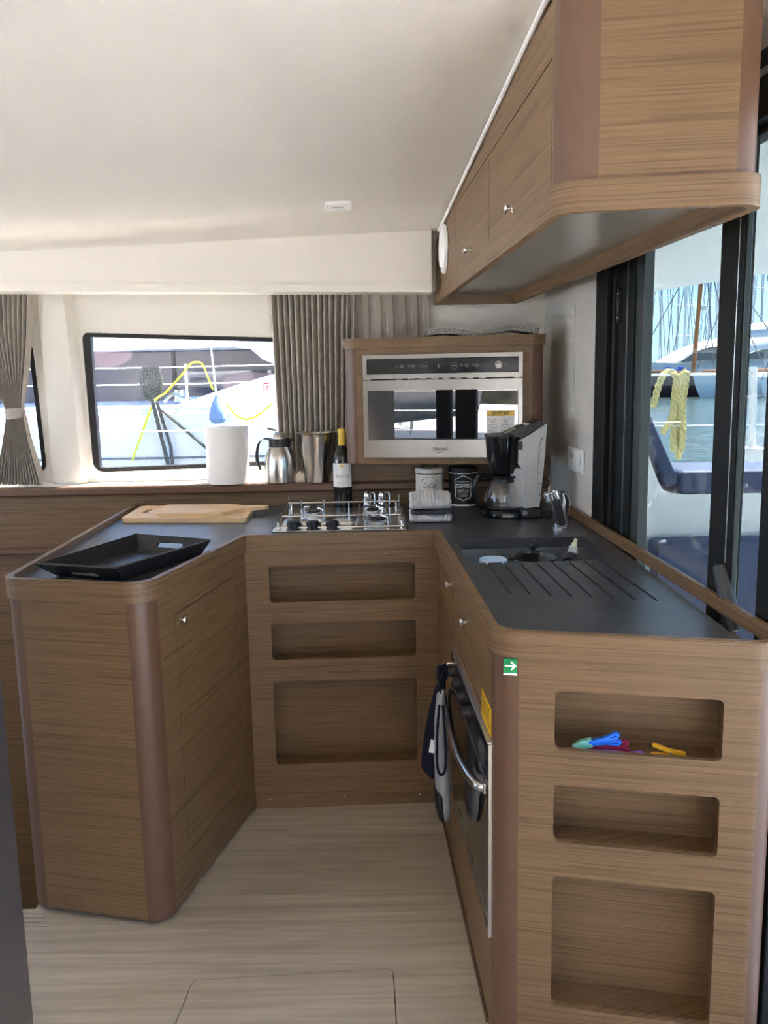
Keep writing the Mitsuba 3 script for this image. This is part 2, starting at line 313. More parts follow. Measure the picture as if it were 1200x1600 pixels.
# aft wall beyond the galley, right of the microwave
Fr_ = face((xw(3.75), 3.75), (xw(2.977), 2.977))
struct('wall_right', put(ext(sbox(-.02, .966, .773, 2.25), -.06, -.0005), Fr_), 'mat_wallpaint')
pan = put(ext(rrect(-.02, .50, 1.335, 1.745, .012), 0, .0035), Fr_); 
add('access_panel', pan, 'mat_wallpaint', label='white access panel screwed to the wall beside the microwave housing', cat='panel')
for u, v in ((.005, 1.72), (.475, 1.72), (.475, 1.36), (.005, 1.36)): add('screw', put(cyl((u, v, .003), (u, v, .0055), .006, n=12), Fr_), 'mat_white', 'access_panel')
so = thing('socket_outlet', 'white wall socket on the wall above the faucet', 'socket')
add('plate', put(rbox(.455, .66, 1.135, 1.222, 0, .010, .004), Fr_), 'mat_white', so)
add('socket_face', put(box(.475, .60, 1.148, 1.21, .009, .012, .002), Fr_), 'mat_white', so)
for u in (.50, .535): add('pin_hole', put(cyl((u, 1.19, .011), (u, 1.19, .0128), .0045, n=12), Fr_), 'mat_black', so)
add('switch_mark', put(box(.642, .650, 1.172, 1.186, .009, .0108, .0005), Fr_), 'mat_black', so)
# sliding door to the cockpit, in the plane of the aft wall
Fd = face((xw(2.92), 2.92), (xw(-1.5), -1.5))
dd = thing('door_1', 'black framed sliding glass door to the cockpit', 'door'); labels[dd] = {'label': 'black framed sliding glass door to the cockpit', 'kind': 'structure'}
add('jamb', put(join(box(-.057, .066, .0, 2.06, -.07, .004), box(.066, .10, 0, 2.06, -.07, -.016), box(.10, .125, 0, 2.06, -.07, -.004), box(.125, .205, 0, 2.06, -.07, -.016)), Fd), 'mat_door_frame', dd, label='black door jamb')
add('stile', put(box(.209, .286, 0, 2.06, -.055, -.012), Fd), 'mat_door_frame', dd, label='black stile of the rear glass leaf')
add('stile_edge', put(box(.224, .234, 0.0, 2.06, -.03, -.010), Fd), 'mat_door_grey', dd)
add('stile_edge', put(box(.287, .352, 0.0, 2.06, -.05, -.02), Fd), 'mat_door_grey', dd)
add('latch_plate', put(ext(rrect(.137, .165, 1.65, 1.76, .012), -.02, -.006), Fd), 'mat_black', dd, label='slim black latch plate')
for v in (1.668, 1.742): add('latch_screw', put(cyl((.151, v, -.007), (.151, v, -.0045), .004, n=10), Fd), 'mat_aluminium', dd)
add('latch_slot', put(box(.146, .156, 1.68, 1.73, -.008, -.0055, .001), Fd), 'mat_door_grey', dd)
add('pane', put(grid(lambda u, v: (u, v, -.035), [.34, .90], [.05, 2.03]), Fd), 'mat_pane_tint', dd, smooth=False)
add('meeting_stile', put(join(box(.893, .932, 0, 2.06, -.04, -.010), box(.932, .999, 0, 2.06, -.04, -.004)), Fd), 'mat_door_frame', dd, label='black meeting stile of the two leaves')
add('seal_strip', put(box(.9992, 1.0022, 0, 2.06, -.03, -.003, .001), Fd), 'mat_aluminium', dd, label='pale seal strip')
add('meeting_stile', put(box(1.003, 1.024, 0, 2.06, -.022, -.004), Fd), 'mat_door_frame', dd)
add('stile_edge', put(box(1.024, 1.030, 0, 2.06, -.020, -.008), Fd), 'mat_door_grey', dd)
add('pane', put(grid(lambda u, v: (u, v, -.015), [1.028, 1.165], [.05, 2.03]), Fd), 'mat_pane_tint', dd, smooth=False)
add('stile', put(box(1.155, 1.28, 0, 2.06, -.05, -.004), Fd), 'mat_door_frame', dd)
add('head_rail', put(join(box(-.057, 4.4, 2.0, 2.13, -.09, .01), box(.2, 4.4, 1.985, 2.0, -.05, -.02)), Fd), 'mat_door_frame', dd, label='black head rail')
add('head_trim', put(box(.2, 4.4, 2.075, 2.09, .01, .018), Fd), 'mat_aluminium', dd)
add('threshold', put(box(-.057, 4.4, -.06, .03, -.09, .0), Fd), 'mat_door_frame', dd)
struct('wall_aft', put(ext(sbox(-.057, 2.13, 4.4, 2.5), -.06, -.005), Fd), 'mat_wallpaint')
# rest of the saloon, behind and left of the camera: big windows let the daylight in
struct('wall_left', join(box(-3.65, -3.6, -2.2, 3.75, -.05, .80, 0), box(-3.65, -3.6, -2.2, 3.75, 2.0, 2.45, 0), *[box(-3.65, -3.6, y, y + .08, .55, 2.0, 0) for y in (-2.2, -.3, 1.6, 3.67)]), 'mat_gelcoat')
struct('wall_front', join(box(-3.65, 1.0, -2.25, -2.2, -.05, .80, 0), box(-3.65, 1.0, -2.25, -2.2, 1.55, 2.6, 0), box(-3.65, -2.35, -2.25, -2.2, .80, 1.55, 0), box(-.40, 1.0, -2.25, -2.2, .80, 1.55, 0)), 'mat_gelcoat')
struct('door_2', join(box(-1.43, -1.27, -2.27, -2.18, .80, 1.55, .004), box(-1.22, -1.0, -2.27, -2.18, .80, 1.55, .004)), 'mat_door_frame', label='black window posts behind the viewer')

# ================================================================= CABINETS
# --- left base cabinet
Lp = [Q1, P1, C1, (-.470, 3.605), (-1.040, 3.605)]
Lf = fillet(Lp, [.045, .06, 0, 0, 0], 8)
qa, qb = corner(Q1, P1, Lp[4], .046, .05), corner(P1, Q1, C1, .056, .064)
lc = thing('base_cabinet', 'wood base cabinet with a knobbed side door, left of the floor passage', 'cabinet')
body = ext(Lf.difference(qa.union(qb)), .016, .93)
FL = face(P1, C1)                                   # side face, seen from the right: u from near corner to the inner corner
Ls = math.hypot(C1[0] - P1[0], C1[1] - P1[1])
dr_ = fillet([(.158, .140), (.575, .140), (.585, .868), (.158, .854)], [.004] * 4, 3)
body = body - put(ext(dr_.buffer(.003), -.018, .01), FL)
add('body', body, WOOD, lc)
door = add('door', put(ext(dr_, -.0175, -.0004), FL), WOOD, lc)
def knob(F, u, v, w, parent, s=1.0):
    prof = [(0, 0), (.009 * s, 0), (.009 * s, .002), (.004 * s, .004), (.004 * s, .009), (.0085 * s, .012), (.0105 * s, .016), (.0085 * s, .020), (.004 * s, .0215), (0, .022)]
    k = m3.Manifold.revolve(m3.CrossSection([np.array(prof)], m3.FillRule.NonZero), 24)
    return add('knob', put(k.translate((u, v, w)), F), 'mat_chrome', parent, label='round chrome knob')
knob(FL, .192, .832, -.002, door)
add('corner_post', ext(Lf.intersection(qa), .016, .93), TRIM, lc, label='rounded red brown corner post')
add('corner_post', ext(Lf.intersection(qb), .012, .93), TRIM, lc, label='rounded red brown corner post')
add('toe_kick', ext(Lf.buffer(-.045), -.0005, .016), TRIM, lc)
# --- centre panel with three niches
FC = face(C1, C2); Lc = math.hypot(C2[0] - C1[0], C2[1] - C1[1])
cc = thing('niche_cabinet', 'dark wood centre unit with three open niches below the hob', 'cabinet')
cb = ext(sbox(.0, .06, Lc, .93), -.22, 0)
def niche(u0, u1, v0, v1, d): return ext(rrect(u0, u1, v0, v1, .012), -.016, .01) + ext(rrect(u0 - .010, u1 + .010, v0 - .022, v1 + .01, .01), -d, -.0155)
for v0, v1 in ((.749, .877), (.547, .676), (.165, .468)): cb = cb - niche(.078, .572, v0, v1, .12)
add('panel', put(cb, FC), WOOD, cc)
add('toe_board', put(box(.0, Lc, 0, .06, -.03, -.003, .001), FC), WOOD, cc)
for u in (.05, .31, .58): add('screw', put(cyl((u, .035, -.004), (u, .035, -.0015), .003, n=10), FC), 'mat_aluminium', cc)
# --- right cabinet with sink, oven and niches
Rp = [R1, R2, (.775, 1.75), (.705, 3.605), (.165, 3.605), C2]
Rf = fillet(Rp, [.055, .045, 0, 0, 0, 0], 8)
qc, qd = corner(R1, R2, C2, .048, .052), corner(R2, R1, Rp[2], .046, .05)
rc = thing('sink_cabinet', 'wood sink cabinet with three niches in its end, right of the passage', 'cabinet')
FR = face(R1, R2); FS = face(C2, R1)
rb = ext(Rf.difference(qc.union(qd)), .0, .93)
for v0, v1 in ((.731, .861), (.523, .654), (.133, .444)): rb = rb - put(niche(.122, .452, v0, v1, .115), FR)
sk = Polygon([(.225, 2.815), (.675, 2.825), (.672, 2.43), (.229, 2.424)])
rb = rb - ext(sk, .72, .95) - put(ext(sbox(.43, .254, 1.088, .716), -.052, .02), FS)
fronts = {'door': sbox(.045, .085, .412, .912), 'drawer': sbox(.43, .745, 1.078, .912)}
for g in fronts.values(): rb = rb - put(ext(g.buffer(.0026, join_style=2), -.018, .01), FS)
add('body', rb, WOOD, rc)
for n_, g in fronts.items():
    d = add(n_, put(ext(g, -.0175, -.0003), FS), WOOD, rc)
    knob(FS, *((.385, .893) if n_ == 'door' else (.70, .872)), -.002, d)
add('corner_post', ext(Rf.intersection(qc), 0, .93), TRIM, rc, label='rounded red brown corner post')
add('corner_post', ext(Rf.intersection(qd), 0, .93), TRIM, rc, label='rounded red brown corner post')
add('toe_strip', put(box(.02, 1.05, .0, .012, 0, .006, .001), FS), TRIM, rc)
# --- worktop
Wp = [Q1, P1, C1, C2, R1, R2, (.775, 1.75), (.705, 3.605), (-1.045, 3.605)]
def grow(d):
    b = Polygon(Wp).buffer(d, join_style=2); return b
Wr = fillet(Wp, [.055, .07, 0, 0, .065, .05, 0, 0, 0], 10).buffer(.009, quad_segs=10)
Wr = Wr.intersection(sbox(-1.2, 1, 1.0, 3.606)).intersection(Polygon([(-1.2, 1), (.80, 1), (.782, 1.62), (.704, 3.61), (-1.2, 3.61)]))
Wi = fillet(Wp, [.055, .07, 0, 0, .065, .05, 0, 0, 0], 10).buffer(-.013)
wt = thing('worktop', 'dark grey worktop with raised wooden rim, running round the galley', 'worktop')
SK = fillet([(.239, 2.440), (.656, 2.446), (.661, 2.808), (.237, 2.796)], [.006] * 4, 3)
top = ext(Wi.union(sbox(-1.03, 3.5, .70, 3.608)).union(Polygon([(.60, 1.66), (xw(1.66) - .004, 1.66), (xw(3.6) - .004, 3.6), (.60, 3.6)])).intersection(sbox(-1.1, 1, .72, 3.608)).difference(SK), .931, ZC)
for i in range(8):
    t = i / 7; a, b = (.294 + t * .328, 2.4455), (.309 + t * .339, 2.093 - .091 * t)
    top = top - ext(LineString([a, b]).buffer(.0035, quad_segs=4), ZC - .005, ZC + .01)
add('slab', top, 'mat_worktop', wt, label='dark grey speckled slab with drain grooves')
rim = Wr.difference(Wi).difference(sbox(-1.01, 3.3, .9, 3.7)).difference(Polygon([(.735, 1.66), (1.0, 1.66), (1.0, 3.7), (.6, 3.7)]))
rim2 = Wr.buffer(-.002).difference(Wi.buffer(.002)).difference(sbox(-1.01, 3.3, .9, 3.7)).difference(Polygon([(.735, 1.66), (1.0, 1.66), (1.0, 3.7), (.6, 3.7)]))
add('rim', ext(rim, .929, ZR - .0025) + ext(rim2, ZR - .003, ZR), WOOD, wt, label='raised wooden rim')
Ff = face((xw(3.24) - .002, 3.24), (xw(1.63) - .002, 1.63))
add('side_rail', put(box(0, 1.612, ZC, 1.0, 0, .019, .004), Ff), WOOD, wt, label='wooden rail along the door')
# --- upper cabinet
U1, U2, U3, U4 = (.310, 1.565), (.668, 1.512), (.575, 3.72), (.226, 3.72)
uc = thing('wall_cabinet', 'wood wall cabinet with two doors hanging under the ceiling', 'cabinet')
Up = fillet([U1, U2, U3, U4], [.06, .06, 0, 0], 10)
Ui = Up.buffer(-.010)
qe, qf = corner(U1, U2, U4, .072, .075), corner(U2, U1, U3, .062, .07)
FU = face(U4, U1)       # door side, seen from the left: u from the far end to the near end
Lu = math.hypot(U4[0] - U1[0], U4[1] - U1[1])
ub = ext(Ui.difference(qe.union(qf)), 1.8315, 2.16)
ud = {'a': sbox(.672, 1.838, 1.362, 2.063), 'b': sbox(1.372, 1.838, 2.066, 2.063)}
for g in ud.values(): ub = ub - put(ext(g.buffer(.003, join_style=2), -.03, .02), FU)
add('body', ub, WOOD, uc)
for k_, g in ud.items():
    d = add('door', put(ext(g, -.0285, -.0101), FU), WOOD, uc)
    knob(FU, *((1.02, 1.872) if k_ == 'a' else (1.70, 1.872)), -.010, d)
for q in (qe, qf): add('corner_post', ext(Ui.intersection(q), 1.8315, 2.19), TRIM, uc, label='rounded red brown corner post')
add('top_filler', ext(Ui.buffer(-.006), 2.159, 2.2), WOOD, uc)
add('lip', ext(Up.difference(Up.buffer(-.02)), 1.785, 1.838) , WOOD, uc, label='wooden lip along the bottom edge')
add('bottom_panel', ext(Up.buffer(-.0195), 1.824, 1.831), 'mat_steel_soft', uc, label='satin grey underside panel')
mat('mat_steel_soft', S(150, 146, 136), 0.22, 0.6, metallic=0.45)
add('ceiling_bead', tube([(U4[0] + .008, 3.55, zceil(U4[0], 3.5) - .004), (U1[0] + .004, 1.6, zceil(U1[0], 1.6) - .006)], .006, 8), 'mat_white', uc, label='white bead along the ceiling')
spk = thing('round_lamp', 'round white lamp on the far end of the wall cabinet', 'lamp')
FUs = FU.copy()
sp = m3.Manifold.revolve(m3.CrossSection([np.array([(0, 0), (.088, 0), (.090, .004), (.086, .014), (.07, .020), (0, .021)])], m3.FillRule.NonZero), 48)
add('body', put(sp.translate((.372, 1.963, -.0095)), FU), 'mat_white', spk)
add('screw', put(cyl((.39, 1.892, .008), (.39, 1.892, .013), .004, n=10), FU), 'mat_ink_grey', spk)
# --- microwave housing
KM = 1.037
ML, MR = np.array([-.067, 3.295]) * KM, np.array([.516, 3.192]) * KM
um = (MR - ML) / np.linalg.norm(MR - ML); nm_ = np.array([um[1], -um[0]])
FM = fr((ML[0], ML[1], 1.182), (um[0], um[1], 0)); FM[:, :3] *= KM
A0, A1 = ML - um * .076 - nm_ * .004, MR + um * .081 - nm_ * .004
hb = [A0, A1, A1 + np.array([.02, .44]), np.array([A0[0] + .0, 3.606])]
hb[2] = np.array([.645, 3.606])
Hf = fillet(hb, [.05, .05, 0, 0], 10)
mh = thing('microwave_housing', 'wood housing with rounded corners holding the microwave', 'cabinet')
qg, qh = corner(hb[0], hb[1], hb[3], .046, .05), corner(hb[1], hb[0], hb[2], .05, .05)
hbm = ext(Hf.difference(qg.union(qh)), 1.154, 1.605) - put(ext(sbox(.004, .004, .588, .376), -.15, .02), FM)
add('body', hbm, WOOD, mh)
for q in (qg, qh): add('corner_post', ext(Hf.intersection(q), 1.154, 1.605), TRIM, mh, label='rounded red brown corner post')
add('lip', ext(Hf.buffer(.007, quad_segs=8).intersection(sbox(-1, 0, 1, 3.606)), 1.605, 1.644), WOOD, mh, label='overhanging wooden top')
# --- fridge side at the very left of the picture
fg = thing('refrigerator', 'dark glossy panel of a tall appliance at the left edge', 'refrigerator')
add('body', box(-1.60, -.816, .9, 1.75, .0, 1.40, .003), 'mat_fridge', fg)
add('plinth', box(-1.58, -.83, .92, 1.73, 1.3995, 1.42, .003), 'mat_black', fg)

# ================================================================= APPLIANCES
mw = thing('microwave', 'stainless built-in microwave oven with a dark mirror window', 'microwave')
add('casing', put(box(.006, .586, .006, .374, -.145, .0, .002), FM), 'mat_black_soft', mw)
fpan = ext(sbox(0, .294, .592, .382).difference(sbox(.016, .311, .577, .367)), 0, .018)
add('control_frame', put(fpan, FM), 'mat_steel', mw)
cp = add('control_panel', put(box(.0165, .5765, .3115, .3665, .0, .0145, .001), FM), 'mat_black_gloss', mw, label='black glass control strip')
for u, r in ((.150, .006), (.190, .006), (.232, .0125), (.343, .0125), (.389, .006), (.427, .006), (.505, .013)):
    ring_ = ext(Polygon([(math.cos(a) * r, math.sin(a) * r) for a in np.linspace(0, 6.2832, 25)[:-1]]).difference(Polygon([(math.cos(a) * r * .8, math.sin(a) * r * .8) for a in np.linspace(0, 6.2832, 25)[:-1]])), 0, .0012)
    add('button', put(ring_.translate((u, .338, .0146)), FM), 'mat_steel' if r < .007 or u > .5 else 'mat_door_grey', cp)
    if r > .007 and u < .5: add('button_mark', put(box(u - .008, u + .008, .3370, .339, .0146, .0155, .0003), FM), 'mat_steel', cp)
add('button_cap', put(cyl((.505, .335, .0146), (.505, .335, .017), .009, n=24), FM), 'mat_steel', cp)
add('display_digit', text('1', .009, FM, .285, .334, lift=.0147), 'mat_label', cp)
for i, u in enumerate((.125, .172, .212, .365, .408, .445, .525)): add('symbol', put(box(u, u + .008, .335, .342, .0146, .0150, .0001) - box(u + .001, u + .007, .336, .341, .014, .016, .0001), FM), 'mat_ink_grey', cp)
add('vent_slot', put(box(.004, .588, .2885, .2945, .0, .012, .0005), FM), 'mat_black', mw)
for i in range(8): add('vent_bar', put(box(.125 + i * .044, .150 + i * .044, .2895, .2935, .011, .015, .0005), FM), 'mat_steel', mw)
for u in (.004, .56): add('hinge', put(box(u, u + .026, .2890, .2940, .011, .016, .0005), FM), 'mat_steel', mw)
dm = add('door', put(ext(sbox(0, .0, .592, .288).difference(sbox(.018, .066, .576, .250)), 0, .020), FM), 'mat_steel', mw, label='brushed steel door')
add('window', put(box(.0182, .5758, .0662, .2498, 0, .0175, .0008), FM), 'mat_glass_black', dm, label='dark mirror glass window')
add('lettering', text('Whirlpool', .0125, FM, .290, .026, lift=.0201, width=.056), 'mat_ink', dm)
add('lettering', put(tube(spl([(.268, .0215, .0203), (.28, .019, .0203), (.295, .0195, .0203), (.306, .0235, .0203)], 5), .0006, 5), FM), 'mat_ink', dm)
ic = thing('instruction_card', 'white instruction card with a yellow IMPORTANT heading on the microwave door', 'card')
add('sheet', put(box(.463, .563, .060, .152, .0180, .0186, .0001), FM), 'mat_label', ic)
add('heading', put(box(.463, .563, .152, .172, .0180, .0187, .0001), FM), 'mat_card_yellow', ic)
add('lettering', text('IMPORTANT', .0115, FM, .513, .1565, depth=.0004, bold=True, lift=.0187, width=.066), 'mat_ink', ic)
for c_ in (.470, .517):
    for r_ in range(4):
        v = .138 - r_ * .021
        add('bullet', put(box(c_ - .003, c_ + .001, v, v + .004, .0186, .0189, .0001), FM), 'mat_ink_grey', ic)
        add('text_lines', join(*[put(box(c_ + .004, c_ + .034 - .006 * ((j + r_) % 3), v + .003 - j * .006, v + .0048 - j * .006, .0186, .0188, .0001), FM) for j in range(3)]), 'mat_ink_grey', ic, kind='stuff')
# woven mat on the housing
def matfn(u, v):
    x = .170 + .43 * u; y = 3.40 + .17 * v - .07 * u
    return (x, y, 1.6445 + .010 * math.sin(u * 5.2 + .6) ** 2 * (.4 + u) + .004 * math.sin(u * 11))
pm = sheet(matfn, np.linspace(0, 1, 40), np.linspace(0, 1, 6), np.array([0, 0, .022]))
add('placemat', pm, 'mat_mat_check', label='folded black and beige woven mat lying on the microwave housing', cat='mat', smooth=40)
# --- oven
ov = thing('oven', 'built-in oven with a curved steel handle under the right worktop', 'oven')
add('casing', put(box(.434, 1.084, .258, .712, -.05, -.002), FS), 'mat_black_soft', ov)
add('control_panel', put(box(.432, 1.086, .622, .712, .0, .008, .001), FS), 'mat_black_gloss', ov, label='black control panel')
add('top_trim', put(box(.428, 1.090, .712, .718, -.002, .010, .001), FS), 'mat_aluminium', ov, label='pale metal trim strip')
od = add('door', put(box(.436, 1.082, .262, .616, .0, .009, .001), FS), 'mat_glass_black', ov, label='black glass door')
add('door_edge', put(box(.436, 1.082, .6165, .6195, .0, .010, .0008), FS), 'mat_aluminium', od)
add('lower_trim', put(box(.436, 1.082, .3, .3025, .008, .0100, .0005), FS), 'mat_aluminium', od)
add('side_trim', put(box(1.083, 1.092, .250, .712, -.002, .008, .001), FS), 'mat_aluminium', ov)
hp = [(.47, .598, .008), (.475, .598, .018), (.54, .596, .032), (.66, .594, .044), (.78, .594, .050), (.90, .594, .048), (1.0, .596, .038), (1.052, .598, .024), (1.058, .598, .008)]
add('handle', put(tube(spl(hp, 8), .0105, 14), FS), 'mat_steel_hob', ov, label='bowed steel handle')
add('handle_foot', put(box(1.045, 1.07, .585, .61, .008, .016, .002), FS), 'mat_aluminium', ov)
for u in (.50, .60, .70, .80): add('knob', put(cyl((u, .668, .007), (u, .668, .026), .016, .015, 24), FS), 'mat_black', ov)
add('hook', put(tube(spl([(.50, .69, .006), (.50, .692, .022), (.50, .687, .034), (.50, .694, .040)], 5), .0025, 8), FS), 'mat_chrome', ov, label='small metal hook')
ys = thing('warning_sticker', 'yellow warning sticker beside the corner post, above the oven', 'sticker')
add('sheet', put(box(.955, 1.083, .724, .790, .0002, .0008, .0001), FS), 'mat_sticker_yellow', ys)
add('print', join(*[put(box(.962, 1.076 - .015 * (j % 2), .779 - j * .007, .7815 - j * .007, .0008, .0011, .0001), FS) for j in range(7)]), 'mat_ink', ys, kind='stuff')
ar = thing('exit_sticker', 'green sticker with a white arrow on the corner post', 'sticker')
FA = fr((.2465, 1.7218 - .0012, .930), (R2[0] - R1[0], R2[1] - R1[1], 0))
add('sheet', put(box(-.004, .024, -.036, -.005, -.006, .0012, .0001), FA), 'mat_sticker_green', ar)
add('strip', put(box(-.004, .024, -.041, -.036, -.006, .0012, .0001), FA), 'mat_white', ar)
arrow = LineString([(-.001, -.0205), (.019, -.0205)]).buffer(.0017, cap_style=2).union(LineString([(.0115, -.0115), (.0205, -.0205), (.0115, -.0295)]).buffer(.0018, cap_style=2, join_style=2))
add('arrow', put(ext(arrow, .001, .0018), FA), 'mat_white', ar)
# --- oven mitts hanging from the hook
def mitt_loft(secs, n=18):
    return loft([[(c[0] + rx * math.cos(a) , c[1] + ry * math.sin(a), c[2]) for a in np.linspace(0, 2 * math.pi, n, endpoint=False)] for c, rx, ry in secs])
m1 = thing('oven_mitt', 'dark navy oven mitt with a white tag, hanging furthest from the oven', 'oven mitt')
add('body', mitt_loft([((.163, 2.345, .655), .004, .012), ((.152, 2.345, .63), .014, .028), ((.140, 2.345, .56), .020, .055), ((.130, 2.345, .49), .024, .07), ((.122, 2.345, .42), .026, .075), ((.118, 2.345, .395), .024, .072), ((.124, 2.345, .375), .012, .055), ((.126, 2.345, .37), .004, .03)]), 'mat_navy_cloth', m1, smooth=True)
add('tag', put(box(-.010, .014, -.038, .0, 0, .0012, .0003), fr((.128, 2.262, .505), (.98, -.1, -.17), (.17, 0, .98))), 'mat_white', m1, label='white sewn tag')
add('loop', tube(spl([(.163, 2.345, .65), (.158, 2.35, .675), (.165, 2.358, .69), (.170, 2.352, .67), (.166, 2.345, .65)], 6), .005, 8), 'mat_navy_cloth', m1)
m2 = thing('oven_mitt', 'silver grey oven mitt with a dark piped edge hanging by the oven handle', 'oven mitt')
add('body', mitt_loft([((0.153, 2.27, .65), .004, .010), ((0.147, 2.27, .63), .012, .030), ((0.147, 2.27, .55), .019, .05), ((0.147, 2.27, .46), .021, .058), ((0.151, 2.27, .38), .022, .06), ((0.153, 2.27, .31), .021, .055), ((0.155, 2.27, .28), .015, .042), ((0.156, 2.27, .27), .004, .02)]), 'mat_silver_cloth', m2, smooth=True)
add('dark_patch', mitt_loft([((0.14, 2.262, .375), .003, .02), ((0.139, 2.262, .36), .013, .055), ((0.142, 2.262, .31), .0135, .052), ((0.147, 2.262, .28), .010, .04), ((0.15, 2.262, .268), .004, .02)]), 'mat_black_soft', m2, smooth=True, label='black palm patch')
add('piping', tube(spl([(0.139, 2.205, .63), (0.133, 2.205, .56), (0.131, 2.205, .47), (0.137, 2.203, .435), (0.149, 2.203, .435), (0.155, 2.204, .47), (0.153, 2.205, .56), (0.149, 2.207, .63)], 6), .0035, 8), 'mat_navy_cloth', m2, label='dark navy piping')
add('piping', tube(spl([(0.144, 2.205, .62), (0.142, 2.204, .55), (0.143, 2.204, .45)], 6), .002, 6), 'mat_silver_cloth', m2)
add('loop', tube(spl([(0.149, 2.26, .64), (0.143, 2.30, .675), (0.149, 2.34, .69), (0.155, 2.31, .672), (0.151, 2.265, .645)], 6), .005, 8), 'mat_navy_cloth', m2)

# --- hob
hx0, hx1, hy0, hy1 = -.395, .078, 2.975, 3.485
hb_ = thing('hob', 'stainless gas hob set into the back worktop', 'hob')
add('plate', box(hx0, hx1, hy0, hy1, ZC, ZC + .005, .002), 'mat_steel_hob', hb_)
add('control_box', box(-.365, -.115, 3.06, 3.13, ZC + .005, ZC + .022, .003), 'mat_steel_hob', hb_)
for x in (-.322, -.253, -.184):
    add('knob', lathe([(0, 0), (.022, 0), (.0235, .004), (.0225, .024), (.018, .029), (0, .0305)], (x, 3.012, ZC + .005), 28), 'mat_black', hb_, label='black control knob')
add('burner_pan', box(-.095, .05, 3.02, 3.24, ZC + .005, ZC + .0065, .0005), 'mat_window_grey', hb_)
def burner(x, y, r, lab):
    b = add('burner', lathe([(0, 0), (r, 0), (r, .009), (r * .82, .013), (0, .013)], (x, y, ZC + .006), 36), 'mat_aluminium', hb_, label=lab)
    teeth = [box(-.0015, .0015, r * .80, r * 1.02, .004, .015, .0004).rotate((0, 0, a)).translate((x, y, ZC + .006)) for a in range(0, 360, 15)]
    add('burner_crown', join(*teeth), 'mat_aluminium', b)
    add('burner_cap', lathe([(0, 0), (r * .72, 0), (r * .74, .003), (r * .66, .006), (0, .0065)], (x, y, ZC + .0195), 36), 'mat_black', b, label='dark burner cap')
burner(-.028, 3.10, .043, 'large burner'); burner(-.045, 3.32, .030, 'small rear burner'); burner(-.272, 3.30, .034, 'left rear burner')
zt_ = ZC + .036
def wire(pts, r=.003, n=8): return tube(np.array(pts, float), r, n)
grate = [wire([(-.385, 3.0, ZC + .012), (-.385, 3.47, ZC + .03)]), wire([(.068, 3.0, ZC + .012), (.062, 3.47, ZC + .03)]), wire([(-.385, 3.47, ZC + .03), (.062, 3.47, ZC + .03)]), wire([(-.385, 3.0, ZC + .012), (.068, 3.0, ZC + .012)]),
         wire([(-.385, 3.20, ZC + .02), (.066, 3.20, ZC + .02)]), wire([(-.10, 3.0, ZC + .012), (-.10, 3.47, ZC + .028)])]
add('pan_support', join(*grate), 'mat_chrome', hb_, label='chrome wire pan support')
for x, y, a in ((-.385, 3.47, 0), (.062, 3.47, 0), (-.135, 3.30, 0), (-.235, 3.36, 0), (-.325, 3.36, 0)):
    add('pan_pin', wire([(x, y, ZC + .006), (x, y, ZC + .058)], .003), 'mat_chrome', hb_)
for cx, cy, rr in ((-.028, 3.10, .06), (-.272, 3.30, .055), (-.045, 3.32, .045)):
    for a in range(4):
        w = math.radians(45 + 90 * a); ca, sa = math.cos(w), math.sin(w)
        add('pan_arm', wire([(cx + ca * rr, cy + sa * rr, ZC + .006), (cx + ca * rr, cy + sa * rr, ZC + .034), (cx + ca * rr * .45, cy + sa * rr * .45, ZC + .037)], .0028), 'mat_chrome', hb_)
for x, y in ((-.375, 3.46), (.05, 3.46), (-.378, 3.03), (.062, 3.03)):
    add('corner_clip', join(cyl((x, y, ZC + .005), (x, y, ZC + .022), .006, .004, 14), ball((x, y, ZC + .023), .0055, 14)), 'mat_chrome', hb_)
# --- chrome shakers
for i, (x, lab) in enumerate(((-.069, 'chrome domed shaker behind the hob, nearer the wine bottle'), (-.008, 'chrome domed shaker behind the hob, nearer the towels'))):
    s_ = thing('shaker', lab, 'shaker', 'chrome shakers behind the hob')
    add('body', lathe([(0, 0), (.017, 0), (.0185, .003), (.0185, .045), (.016, .057), (.010, .064), (0, .066)], (x, 3.525, ZC), 36), 'mat_chrome', s_)
    add('handle', wire(spl([(x + .017, 3.518, ZC + .006), (x + .030, 3.515, ZC + .008), (x + .031, 3.515, ZC + .05), (x + .024, 3.517, ZC + .060), (x + .012, 3.52, ZC + .058)], 6), .0025), 'mat_chrome', s_)
# --- sink
sn = thing('sink', 'stainless sink let into the right worktop', 'sink')
outer = Polygon([(.231, 2.818), (.668, 2.822), (.664, 2.436), (.235, 2.430)]); inner = Polygon([(.243, 2.792), (.656, 2.803), (.651, 2.451), (.247, 2.446)])
add('basin', ext(outer, .80, .9305) - ext(inner, .81, .95), 'mat_sink', sn)
add('drain', lathe([(0, 0), (.038, 0), (.038, .002), (.03, .003), (0, .0015)], (.50, 2.65, .81), 32), 'mat_chrome', sn, label='round drain')
